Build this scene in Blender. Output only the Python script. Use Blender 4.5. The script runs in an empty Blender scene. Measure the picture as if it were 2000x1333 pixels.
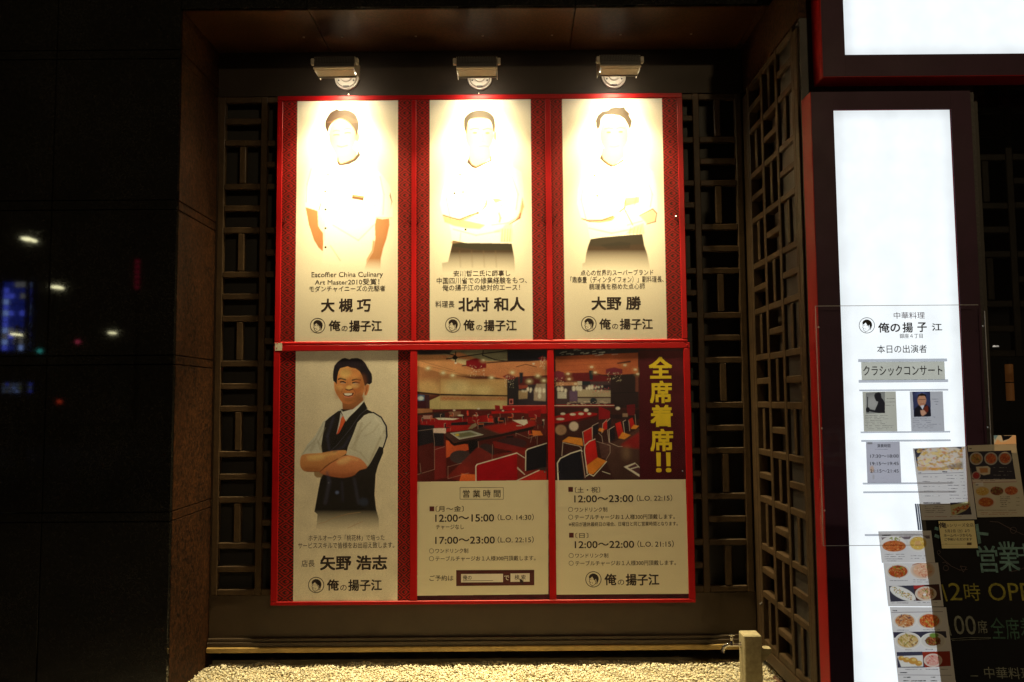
import bpy, bmesh, math, random
import numpy as np
from mathutils import Vector, Matrix

SC = bpy.context.scene
COL = SC.collection
random.seed(7)
RNG = np.random.default_rng(11)

# ---------------------------------------------------------------- camera
F = 1610.0                       # focal length in pixels of a 2000 px wide picture
EYE = Vector((0.0, 0.0, 1.6))
up_c = Vector((828 - 1000, 666.5 + 21770, -F)).normalized()      # world up seen by the camera
fw_c = Vector((1003 - 1000, 666.5 - 782, -F))
fw_c = (fw_c - up_c * fw_c.dot(up_c)).normalized()                # world +Y seen by the camera
rt_c = fw_c.cross(up_c).normalized()                              # world +X
R = Matrix((rt_c, fw_c, up_c))                                    # camera -> world
cam = bpy.data.cameras.new('camera')
cam.lens = F / 2000 * 36
cam.sensor_width = 36
cam.sensor_fit = 'HORIZONTAL'
cam.clip_start = 0.05
cam.clip_end = 400
camo = bpy.data.objects.new('camera', cam)
camo.matrix_world = Matrix.Translation(EYE) @ R.to_4x4()
COL.objects.link(camo)
SC.camera = camo

# ---------------------------------------------------------------- night sky, exposure
W = bpy.data.worlds.new('World')
SC.world = W
W.use_nodes = True
bg = W.node_tree.nodes['Background']
bg.inputs[0].default_value = (1.0, 0.72, 0.42, 1)
bg.inputs[1].default_value = 0.012
SC.view_settings.view_transform = 'Standard'
SC.view_settings.look = 'None'
SC.view_settings.exposure = 0
SC.view_settings.gamma = 1
SC.view_settings.use_curve_mapping = False
SC.cycles.use_denoising = True
SC.cycles.use_adaptive_sampling = True
SC.cycles.adaptive_threshold = 0.02
SC.cycles.max_bounces = 8
SC.cycles.transparent_max_bounces = 16
SC.cycles.sample_clamp_indirect = 4
SC.cycles.sample_clamp_direct = 0
SC.cycles.caustics_reflective = False
SC.cycles.caustics_refractive = False
SPOT_W = 540.0
SPOT_MID_W = 140.0
SPOT_WIDE_W = 14.0
STREET_W = 860.0
LAMP_COL = (1.0, 0.79, 0.40)
PANEL_STRENGTH = 1.12

# ---------------------------------------------------------------- projection helpers
RM = np.array(R)
def unproj(px, py, Y):
    d = RM @ np.array([px - 1000, 666.5 - py, -F])
    t = (Y - EYE.y) / d[1]
    return EYE.x + d[0] * t, EYE.z + d[2] * t
def proj(P):
    """world points (N,3) -> photo pixels"""
    c = (np.asarray(P) - np.array(EYE)) @ RM
    return 1000 + F * c[..., 0] / -c[..., 2], 666.5 - F * c[..., 1] / -c[..., 2]

class Plane:
    """a flat surface in the place: origin, right and up; n points at the viewer"""
    def __init__(s, o, ux, uz):
        s.o = np.array(o, float); s.ux = np.array(ux, float); s.ux /= np.linalg.norm(s.ux)
        uz = np.array(uz, float); uz = uz - s.ux * uz.dot(s.ux); s.uz = uz / np.linalg.norm(uz)
        s.n = np.cross(s.ux, s.uz)
    def ab(s, px, py):
        d = RM @ np.array([px - 1000, 666.5 - py, -F])
        e = np.array(EYE)
        t = (s.o - e).dot(s.n) / d.dot(s.n)
        p = e + d * t - s.o
        return p.dot(s.ux), p.dot(s.uz)
    def pt(s, a, b, off=0.0):
        return s.o + s.ux * a + s.uz * b + s.n * off
    def pts(s, A, B, off=0.0):
        return s.o + np.multiply.outer(np.asarray(A), s.ux) + np.multiply.outer(np.asarray(B), s.uz) + s.n * off
def wallplane(Y):
    return Plane((0, Y, 0), (1, 0, 0), (0, 0, 1))

# ---------------------------------------------------------------- materials
def mat(name, col, rough=0.5, metal=0.0, coat=0.0, noise=0.0, nscale=30, bump=0.0, bscale=200, emit=None, estr=0, spec=0.5, col2=None):
    m = bpy.data.materials.new(name)
    m.use_nodes = True
    nt = m.node_tree; b = nt.nodes['Principled BSDF']
    b.inputs['Base Color'].default_value = (*col, 1)
    b.inputs['Roughness'].default_value = rough
    b.inputs['Metallic'].default_value = metal
    b.inputs['Coat Weight'].default_value = coat
    b.inputs['Coat Roughness'].default_value = 0.08
    b.inputs['Specular IOR Level'].default_value = spec
    if emit:
        b.inputs['Emission Color'].default_value = (*emit, 1)
        b.inputs['Emission Strength'].default_value = estr
    if noise or bump:
        tc = nt.nodes.new('ShaderNodeTexCoord')
    if noise:
        n = nt.nodes.new('ShaderNodeTexNoise'); n.inputs['Scale'].default_value = nscale
        n.inputs['Detail'].default_value = 6; n.inputs['Roughness'].default_value = 0.7
        nt.links.new(tc.outputs['Object'], n.inputs['Vector'])
        r = nt.nodes.new('ShaderNodeValToRGB')
        r.color_ramp.elements[0].position = 0.3; r.color_ramp.elements[1].position = 0.7
        c2 = col2 or tuple(min(1, c * (1 + noise)) for c in col)
        r.color_ramp.elements[0].color = (*[c * (1 - noise) for c in col], 1)
        r.color_ramp.elements[1].color = (*c2, 1)
        nt.links.new(n.outputs['Fac'], r.inputs['Fac'])
        nt.links.new(r.outputs['Color'], b.inputs['Base Color'])
        # uneven sheen as well
        mr = nt.nodes.new('ShaderNodeMapRange'); mr.inputs['To Min'].default_value = max(0, rough - 0.12); mr.inputs['To Max'].default_value = min(1, rough + 0.12)
        n2 = nt.nodes.new('ShaderNodeTexNoise'); n2.inputs['Scale'].default_value = 4; n2.inputs['Detail'].default_value = 4
        nt.links.new(tc.outputs['Object'], n2.inputs['Vector'])
        nt.links.new(n2.outputs['Fac'], mr.inputs['Value']); nt.links.new(mr.outputs[0], b.inputs['Roughness'])
    if bump:
        n3 = nt.nodes.new('ShaderNodeTexNoise'); n3.inputs['Scale'].default_value = bscale; n3.inputs['Detail'].default_value = 4
        nt.links.new(tc.outputs['Object'], n3.inputs['Vector'])
        bp = nt.nodes.new('ShaderNodeBump'); bp.inputs['Strength'].default_value = bump; bp.inputs['Distance'].default_value = 0.004
        nt.links.new(n3.outputs['Fac'], bp.inputs['Height']); nt.links.new(bp.outputs[0], b.inputs['Normal'])
    return m

def granite(name, dark, light, rough, scale=260, bump=0.0, spec=0.5):
    m = bpy.data.materials.new(name); m.use_nodes = True
    nt = m.node_tree; b = nt.nodes['Principled BSDF']
    tc = nt.nodes.new('ShaderNodeTexCoord')
    v = nt.nodes.new('ShaderNodeTexVoronoi'); v.inputs['Scale'].default_value = scale
    n = nt.nodes.new('ShaderNodeTexNoise'); n.inputs['Scale'].default_value = scale * .5; n.inputs['Detail'].default_value = 8
    n2 = nt.nodes.new('ShaderNodeTexNoise'); n2.inputs['Scale'].default_value = 3; n2.inputs['Detail'].default_value = 5
    for q in (v, n, n2): nt.links.new(tc.outputs['Object'], q.inputs['Vector'])
    r = nt.nodes.new('ShaderNodeValToRGB'); e = r.color_ramp.elements
    e[0].position = 0.0; e[0].color = (*dark, 1); e[1].position = 1.0; e[1].color = (*light, 1)
    md = e.new(0.5); md.color = (*[(a * .6 + c * .4) for a, c in zip(dark, light)], 1)
    mx = nt.nodes.new('ShaderNodeMath'); mx.operation = 'MULTIPLY_ADD'
    sep = nt.nodes.new('ShaderNodeSeparateColor'); nt.links.new(v.outputs['Color'], sep.inputs[0])
    nt.links.new(sep.outputs[0], mx.inputs[0]); mx.inputs[1].default_value = 0.55
    m2 = nt.nodes.new('ShaderNodeMath'); m2.operation = 'MULTIPLY_ADD'; m2.inputs[1].default_value = 1.0; m2.inputs[2].default_value = -0.25
    nt.links.new(n.outputs['Fac'], m2.inputs[0]); nt.links.new(m2.outputs[0], mx.inputs[2])
    m3 = nt.nodes.new('ShaderNodeMath'); m3.operation = 'MULTIPLY_ADD'; m3.inputs[1].default_value = 0.8; nt.links.new(n2.outputs['Fac'], m3.inputs[0])
    m4 = nt.nodes.new('ShaderNodeMath'); m4.operation = 'ADD'; m4.inputs[1].default_value = -0.4
    nt.links.new(mx.outputs[0], m3.inputs[2]); nt.links.new(m3.outputs[0], m4.inputs[0])
    nt.links.new(m4.outputs[0], r.inputs['Fac']); nt.links.new(r.outputs[0], b.inputs['Base Color'])
    b.inputs['Roughness'].default_value = rough
    b.inputs['Specular IOR Level'].default_value = spec
    if bump:
        bp = nt.nodes.new('ShaderNodeBump'); bp.inputs['Strength'].default_value = bump; bp.inputs['Distance'].default_value = 0.003
        nt.links.new(n.outputs['Fac'], bp.inputs['Height']); nt.links.new(bp.outputs[0], b.inputs['Normal'])
    return m

def clear_sheet(name, rough=0.02, ior=1.45, tint=(1, 1, 1)):
    m = bpy.data.materials.new(name); m.use_nodes = True
    nt = m.node_tree; nt.nodes.remove(nt.nodes['Principled BSDF']); out = nt.nodes['Material Output']
    t = nt.nodes.new('ShaderNodeBsdfTransparent'); t.inputs[0].default_value = (*tint, 1)
    g = nt.nodes.new('ShaderNodeBsdfGlossy'); g.inputs['Roughness'].default_value = rough
    f = nt.nodes.new('ShaderNodeFresnel'); f.inputs[0].default_value = ior
    tc = nt.nodes.new('ShaderNodeTexCoord'); n = nt.nodes.new('ShaderNodeTexNoise'); n.inputs['Scale'].default_value = 5
    bp = nt.nodes.new('ShaderNodeBump'); bp.inputs['Strength'].default_value = 0.06; bp.inputs['Distance'].default_value = 0.01
    nt.links.new(tc.outputs['Object'], n.inputs['Vector']); nt.links.new(n.outputs['Fac'], bp.inputs['Height']); nt.links.new(bp.outputs[0], g.inputs['Normal'])
    x = nt.nodes.new('ShaderNodeMixShader')
    ge = nt.nodes.new('ShaderNodeNewGeometry'); mu = nt.nodes.new('ShaderNodeMath'); mu.operation = 'MULTIPLY_ADD'; mu.inputs[1].default_value = -1; mu.inputs[2].default_value = 1
    m2 = nt.nodes.new('ShaderNodeMath'); m2.operation = 'MULTIPLY'                 # reflect once, on the outer face of the slab
    nt.links.new(ge.outputs['Backfacing'], mu.inputs[0]); nt.links.new(mu.outputs[0], m2.inputs[0]); nt.links.new(f.outputs[0], m2.inputs[1])
    nt.links.new(m2.outputs[0], x.inputs[0]); nt.links.new(t.outputs[0], x.inputs[1]); nt.links.new(g.outputs[0], x.inputs[2])
    nt.links.new(x.outputs[0], out.inputs[0])
    return m

def emissive(name, col, s, vary=0.0):
    m = bpy.data.materials.new(name); m.use_nodes = True
    nt = m.node_tree; nt.nodes.remove(nt.nodes['Principled BSDF']); out = nt.nodes['Material Output']
    e = nt.nodes.new('ShaderNodeEmission'); e.inputs[0].default_value = (*col, 1); e.inputs[1].default_value = s
    if vary:
        tc = nt.nodes.new('ShaderNodeTexCoord'); n = nt.nodes.new('ShaderNodeTexNoise'); n.inputs['Scale'].default_value = 9
        mr = nt.nodes.new('ShaderNodeMapRange'); mr.inputs['From Min'].default_value = .35; mr.inputs['From Max'].default_value = .65
        mr.inputs['To Min'].default_value = s * (1 - vary); mr.inputs['To Max'].default_value = s
        nt.links.new(tc.outputs['Object'], n.inputs['Vector']); nt.links.new(n.outputs['Fac'], mr.inputs[0]); nt.links.new(mr.outputs[0], e.inputs[1])
    nt.links.new(e.outputs[0], out.inputs[0])
    return m
def lit_diffuser(name, x0, x1, z0, z1, s, pitch=.19):
    """opal face over upright tubes: faint bands, a little weaker towards the casing"""
    m = emissive(name, (.91, .97, 1.0), s, .06); nt = m.node_tree; e = nt.nodes['Emission']; mr = nt.nodes['Map Range']
    tc = nt.nodes['Texture Coordinate']; sp = nt.nodes.new('ShaderNodeSeparateXYZ'); nt.links.new(tc.outputs['Object'], sp.inputs[0])
    def mth(op, a, b=None, c=None):
        n = nt.nodes.new('ShaderNodeMath'); n.operation = op
        for i, v in enumerate((a, b, c)):
            if v is None: continue
            if isinstance(v, (int, float)): n.inputs[i].default_value = v
            else: nt.links.new(v, n.inputs[i])
        return n.outputs[0]
    band = mth('MULTIPLY_ADD', mth('COSINE', mth('MULTIPLY', sp.outputs['X'], 6.283 / pitch)), .018, .982)
    f = band
    for ax, a, b in (('X', x0, x1), ('Z', z0, z1)):
        d = mth('MINIMUM', mth('SUBTRACT', sp.outputs[ax], a), mth('SUBTRACT', b, sp.outputs[ax]))
        k = nt.nodes.new('ShaderNodeMapRange'); k.interpolation_type = 'SMOOTHSTEP'; k.inputs['From Max'].default_value = .07; k.inputs['To Min'].default_value = .84; k.inputs['To Max'].default_value = 1
        nt.links.new(d, k.inputs[0]); f = mth('MULTIPLY', f, k.outputs[0])
    nt.links.new(mth('MULTIPLY', f, mr.outputs[0]), e.inputs[1])
    return m

M = {}
M['bronze'] = mat('bronze_painted_wood', (0.050, 0.030, 0.015), 0.55, noise=0.35, nscale=11, bump=0.35, bscale=70, spec=0.28)
M['trim'] = mat('lit_brown_trim', (0.34, 0.23, 0.075), 0.5, noise=0.3, nscale=8)  # brown like the boards, with the light its lip catches painted in
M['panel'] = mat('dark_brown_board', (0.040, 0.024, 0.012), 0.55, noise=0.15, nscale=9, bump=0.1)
M['panel_shaded'] = mat('shaded_brown_board', (0.020, 0.013, 0.008), 0.6, noise=0.15, nscale=9, bump=0.1, spec=0.3)  # the brown board again, darkened for the shade under the niche ceiling
M['backing'] = mat('backing_board', (0.026, 0.015, 0.009), 0.7, noise=0.2, nscale=10)
M['void'] = mat('black_backing', (0.012, 0.011, 0.010), 0.6, noise=0.2)
M['granite_rough'] = granite('flamed_brown_granite', (0.001, 0.0004, 0.0001), (0.060, 0.021, 0.006), 0.7, bump=0.8, scale=75, spec=0.15)
M['granite_ceiling'] = granite('honed_brown_granite', (0.006, 0.002, 0.0007), (0.09, 0.036, 0.012), 0.35, scale=130, spec=.7)
M['granite_pol'] = granite('polished_black_granite', (0.003, 0.003, 0.003), (0.02, 0.019, 0.017), 0.03, scale=160)
M['granite_grey'] = granite('honed_dark_granite', (0.012, 0.011, 0.012), (0.05, 0.046, 0.045), 0.4, scale=160)
M['joint'] = mat('joint_filler', (0.006, 0.005, 0.005), 0.8, noise=0.2)
M['red'] = mat('red_lacquer_metal', (0.29, 0.002, 0.004), 0.42, spec=0.2, noise=0.12, nscale=6)
M['red_sign'] = mat('red_sign_metal', (0.34, 0.008, 0.012), 0.42, spec=0.2, noise=0.15, nscale=4)
M['maroon'] = mat('dark_maroon_metal', (0.040, 0.012, 0.034), 0.55, noise=0.2, nscale=5, spec=0.25)
M['ink'] = mat('dark_brown_ink', (0.020, 0.009, 0.007), 0.5, noise=0.1)
M['ink_maroon'] = mat('maroon_ink', (0.075, 0.006, 0.008), 0.5, noise=0.1)
M['ink_black'] = mat('black_ink', (0.010, 0.008, 0.016), 0.5, noise=0.1)
M['ink_yellow'] = mat('yellow_ink', (0.85, 0.66, 0.02), 0.5, noise=0.05)
M['ink_cream'] = mat('cream_ink', (0.8, 0.76, 0.7), 0.5, noise=0.03)
M['steel'] = mat('brushed_steel', (0.55, 0.53, 0.5), 0.3, metal=1.0, noise=0.1, nscale=40)
M['chrome'] = mat('chrome', (0.8, 0.78, 0.75), 0.12, metal=1.0, noise=0.04)
M['housing'] = mat('dark_lamp_housing', (0.05, 0.045, 0.045), 0.45, noise=0.2, nscale=30)
M['lamp_metal'] = mat('pale_lamp_metal', (0.42, 0.38, 0.32), 0.42, noise=0.1, nscale=25)
M['stone_post'] = mat('cast_stone', (0.40, 0.36, 0.24), 0.85, noise=0.25, nscale=45, bump=0.5, bscale=160)
M['pebble'] = mat('pale_pebble', (0.68, 0.63, 0.49), 0.85, noise=0.2, nscale=38)
M['soil'] = mat('gravel_bed_soil', (0.34, 0.29, 0.19), 0.95, noise=0.3, nscale=20, bump=0.5)
M['paver'] = mat('clay_paver', (0.15, 0.075, 0.055), 0.85, noise=0.25, nscale=30, bump=0.4)
M['clear'] = clear_sheet('clear_acrylic', .02, 1.4)
M['thin_clear'] = clear_sheet('thin_clear_film', .02, 1.18)
M['glass'] = clear_sheet('shop_glass', 0.01, 1.5, (0.75, 0.8, 0.85))
M['acrylic_edge'] = mat('acrylic_edge', (0.5, 0.5, 0.52), 0.3, noise=0.1)
M['lit_panel'] = emissive('lit_white_panel', (0.90, 0.96, 1.0), PANEL_STRENGTH, 0.05)
M['board'] = mat('blackboard', (0.004, 0.004, 0.006), 0.6, spec=0.12, noise=0.3, nscale=12)
M['pavement'] = mat('pavement', (0.30, 0.28, 0.26), 0.8, noise=0.25, nscale=6)
M['tape'] = mat('grey_tape', (0.45, 0.42, 0.36), 0.5, noise=0.25, nscale=120)

# ---------------------------------------------------------------- object helpers
def tag(o, label=None, cat=None, group=None, kind=None):
    if label: o['label'] = label
    if cat: o['category'] = cat
    if group: o['group'] = group
    if kind: o['kind'] = kind
    return o
def empty(name, loc, label, cat, group=None):
    o = bpy.data.objects.new(name, None); COL.objects.link(o)
    o.location = loc; o.empty_display_size = 0.1
    bpy.context.view_layer.update()
    return tag(o, label, cat, group)
def link(name, me, m, parent=None):
    if m and not me.materials:
        for q in (m if isinstance(m, (list, tuple)) else [m]): me.materials.append(q)
    o = bpy.data.objects.new(name, me); COL.objects.link(o)
    if parent:
        o.parent = parent
        if not parent.parent: o.matrix_parent_inverse = Matrix.Translation(parent.location).inverted()
    return o
class MB:
    def __init__(s): s.v = []; s.f = []
    def add(s, vs, fs):
        k = len(s.v); s.v += [tuple(map(float, v)) for v in vs]; s.f += [tuple(i + k for i in f) for f in fs]
        return s
    def box(s, x0, x1, y0, y1, z0, z1, b=0.0):
        x0, x1 = min(x0, x1), max(x0, x1); y0, y1 = min(y0, y1), max(y0, y1); z0, z1 = min(z0, z1), max(z0, z1)
        if b <= 0:
            vs = [(x, y, z) for x in (x0, x1) for y in (y0, y1) for z in (z0, z1)]
            return s.add(vs, [(0, 1, 3, 2), (4, 6, 7, 5), (0, 4, 5, 1), (2, 3, 7, 6), (0, 2, 6, 4), (1, 5, 7, 3)])
        bm = bmesh.new(); bmesh.ops.create_cube(bm, size=1)
        bmesh.ops.scale(bm, vec=(x1 - x0, y1 - y0, z1 - z0), verts=bm.verts)
        bmesh.ops.bevel(bm, geom=bm.edges[:], offset=b, segments=1, affect='EDGES')
        bmesh.ops.translate(bm, vec=((x0 + x1) / 2, (y0 + y1) / 2, (z0 + z1) / 2), verts=bm.verts)
        bm.verts.index_update()
        s.add([v.co for v in bm.verts], [[v.index for v in f.verts] for f in bm.faces]); bm.free()
        return s
    def prism(s, prof, x0, x1):
        """profile of (y,z) swept along x"""
        n = len(prof)
        vs = [(x0, y, z) for y, z in prof] + [(x1, y, z) for y, z in prof]
        fs = [(i, (i + 1) % n, n + (i + 1) % n, n + i) for i in range(n)] + [tuple(range(n))[::-1], tuple(range(n, 2 * n))]
        return s.add(vs, fs)
    def cyl(s, p0, p1, r0, r1=None, n=20, cap=True):
        r1 = r0 if r1 is None else r1
        p0, p1 = Vector(p0), Vector(p1); d = (p1 - p0).normalized()
        a = d.orthogonal().normalized(); b = d.cross(a)
        vs = [p0 + (a * math.cos(t) + b * math.sin(t)) * r0 for t in [2 * math.pi * i / n for i in range(n)]]
        vs += [p1 + (a * math.cos(t) + b * math.sin(t)) * r1 for t in [2 * math.pi * i / n for i in range(n)]]
        fs = [(i, (i + 1) % n, n + (i + 1) % n, n + i) for i in range(n)]
        if cap: fs += [tuple(range(n))[::-1], tuple(range(n, 2 * n))]
        return s.add(vs, fs)
    def tube(s, pts, rad, n=12):
        for i in range(len(pts) - 1):
            r0 = rad[i] if isinstance(rad, (list, tuple)) else rad
            r1 = rad[i + 1] if isinstance(rad, (list, tuple)) else rad
            s.cyl(pts[i], pts[i + 1], r0, r1, n)
            if i: s.ball(pts[i], r0, n)
        return s
    def ball(s, c, r, n=12):
        bm = bmesh.new(); bmesh.ops.create_uvsphere(bm, u_segments=n, v_segments=max(4, n // 2), radius=r)
        bmesh.ops.translate(bm, vec=c, verts=bm.verts); bm.verts.index_update()
        s.add([v.co for v in bm.verts], [[v.index for v in f.verts] for f in bm.faces]); bm.free()
        return s
    def mesh(s, name, smooth=False):
        me = bpy.data.meshes.new(name); me.from_pydata(s.v, [], s.f); me.validate()
        bm = bmesh.new(); bm.from_mesh(me); bmesh.ops.recalc_face_normals(bm, faces=bm.faces); bm.to_mesh(me); bm.free()
        if smooth:
            me.polygons.foreach_set('use_smooth', [True] * len(me.polygons))
            try: me.set_sharp_from_angle(angle=math.radians(35))
            except Exception: pass
        return me
    def build(s, name, m, parent=None, smooth=False):
        return link(name, s.mesh(name, smooth), m, parent)
def box(name, m, x0, x1, y0, y1, z0, z1, parent=None, b=0.0):
    return MB().box(x0, x1, y0, y1, z0, z1, b).build(name, m, parent)

# ---------------------------------------------------------------- lettering (real outlines from the built-in font)
_tc = {}
def glyphs(body, bold, space=1.0):
    k = (body, bold, space)
    if k in _tc: return _tc[k]
    c = bpy.data.curves.new('lettering', 'FONT'); c.body = body; c.space_character = space
    c.resolution_u = 3; c.fill_mode = 'FRONT'; c.dimensions = '2D'
    o = bpy.data.objects.new('lettering', c); COL.objects.link(o)
    dg = bpy.context.evaluated_depsgraph_get(); dg.update()
    me = bpy.data.meshes.new_from_object(o.evaluated_get(dg))
    n = len(me.vertices); co = np.empty(n * 3); me.vertices.foreach_get('co', co); co = co.reshape(-1, 3)[:, :2]
    fs = [tuple(p.vertices) for p in me.polygons]
    bpy.data.objects.remove(o); bpy.data.curves.remove(c); bpy.data.meshes.remove(me)
    _tc[k] = (co, fs)
    return _tc[k]
class Ink:
    """flat print lying on a plane, a fraction of a millimetre proud"""
    def __init__(s, plane, off=0.00025): s.p = plane; s.mb = MB(); s.off = off
    def text(s, body, x0, x1, y0, y1, bold=0.0, space=1.0):
        """ink box in photo pixels"""
        co, fs = glyphs(body, 0, space)
        ym = (y0 + y1) / 2; xm = (x0 + x1) / 2
        a0, _ = s.p.ab(x0, ym); a1, _ = s.p.ab(x1, ym); _, b1 = s.p.ab(xm, y0); _, b0 = s.p.ab(xm, y1)
        mn, mx = co.min(0), co.max(0)
        A = a0 + (co[:, 0] - mn[0]) / (mx[0] - mn[0]) * (a1 - a0)
        B = b0 + (co[:, 1] - mn[1]) / (mx[1] - mn[1]) * (b1 - b0)
        if bold == 0: bold = .006
        if bold < 0: s.mb.add(s.p.pts(A, B, s.off), fs); return s
        # heavier strokes: the outline printed four times, a hair apart
        h = (b1 - b0) * bold * .9
        A = a0 + h + (A - a0) * (1 - 2 * h / (a1 - a0)); B = b0 + h + (B - b0) * (1 - 2 * h / (b1 - b0))
        for i, (u, v) in enumerate(((-h, -h), (h, -h), (-h, h), (h, h), (0, 0))): s.mb.add(s.p.pts(A + u, B + v, s.off + i * .00003), fs)
        return s
    def poly(s, pts, o=0.0):
        ab = [s.p.ab(x, y) for x, y in pts]
        area = sum(ab[i][0] * ab[(i + 1) % len(ab)][1] - ab[(i + 1) % len(ab)][0] * ab[i][1] for i in range(len(ab)))
        if area < 0: ab = ab[::-1]
        bm = bmesh.new(); vs = [bm.verts.new(s.p.pt(a, b, s.off + o)) for a, b in ab]
        f = bm.faces.new(vs); bmesh.ops.triangulate(bm, faces=[f]); bm.verts.index_update()
        s.mb.add([v.co for v in bm.verts], [[v.index for v in q.verts] for q in bm.faces]); bm.free(); return s
    def rect(s, x0, x1, y0, y1): return s.poly([(x0, y0), (x1, y0), (x1, y1), (x0, y1)])
    def line(s, pts, w):
        for (xa, ya), (xb, yb) in zip(pts[:-1], pts[1:]):
            d = math.hypot(xb - xa, yb - ya) or 1; nx, ny = -(yb - ya) / d * w / 2, (xb - xa) / d * w / 2
            s.poly([(xa + nx, ya + ny), (xb + nx, yb + ny), (xb - nx, yb - ny), (xa - nx, ya - ny)])
        return s
    def ring(s, cx, cy, r, w, n=40):
        P = [(cx + math.cos(2 * math.pi * i / n) * r, cy + math.sin(2 * math.pi * i / n) * r) for i in range(n + 1)]
        return s.line(P, w)
    def frame(s, x0, x1, y0, y1, w): return s.line([(x0, y0), (x1, y0), (x1, y1), (x0, y1), (x0, y0)], w)
    def logo(s, cx, cy, r, lw=1.0):
        k = r / 175.0
        q = lambda P: [(cx + (x - 257) * k, cy + (y - 932) * k) for x, y in P]
        s.ring(cx, cy, r, 1.4 * lw)
        s.poly(q([(160, 905), (153, 868), (180, 825), (235, 797), (290, 802), (340, 830), (372, 880), (378, 930), (362, 985), (340, 1030), (328, 995),
                  (338, 945), (326, 912), (305, 928), (290, 962), (280, 918), (250, 900), (228, 868), (233, 842), (208, 862), (192, 905), (165, 915)]))
        s.line(q([(163, 910), (172, 950), (158, 978), (178, 992), (176, 1030), (225, 1078), (275, 1060), (305, 1030), (318, 990)]), .95 * lw)
        s.line(q([(180, 1004), (206, 996)]), .85 * lw); s.line(q([(180, 932), (215, 926)]), .85 * lw); s.line(q([(230, 1000), (240, 1030)]), .75 * lw)
        s.line(q([(225, 1078), (232, 1094)]), .85 * lw); s.line(q([(300, 1035), (350, 1030)]), .85 * lw); s.line(q([(240, 928), (275, 932)]), .75 * lw)
        s.line(q([(318, 990), (300, 975), (312, 950)]), .85 * lw)
        return s
    def build(s, name, m, parent): return s.mb.build(name, m, parent)

# ---------------------------------------------------------------- printed pictures, painted by the script on a pixel grid
def lin(c):
    c = np.asarray(c, float) / 255.0
    return np.where(c <= 0.04045, c / 12.92, ((c + 0.055) / 1.055) ** 2.4)
def smooth_pts(P, n=4):
    P = np.asarray(P, float); N = len(P); out = []
    for i in range(N):
        p0, p1, p2, p3 = P[i - 1], P[i], P[(i + 1) % N], P[(i + 2) % N]
        for t in np.arange(n) / n:
            out.append(.5 * ((2 * p1) + (-p0 + p2) * t + (2 * p0 - 5 * p1 + 4 * p2 - p3) * t * t + (-p0 + 3 * p1 - 3 * p2 + p3) * t ** 3))
    return np.array(out)
def blur(a, r):
    r = int(round(r))
    if r < 1: return a
    for _ in range(2):
        for ax in (0, 1):
            p = np.pad(a, [(r + 1, r) if k == ax else (0, 0) for k in range(a.ndim)], mode='edge')
            c = np.cumsum(p, axis=ax)
            n = a.shape[ax]
            sl = lambda st: tuple(slice(st, st + n) if k == ax else slice(None) for k in range(a.ndim))
            a = (c[sl(2 * r + 1)] - c[sl(0)]) / (2 * r + 1)
    return a
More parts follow.
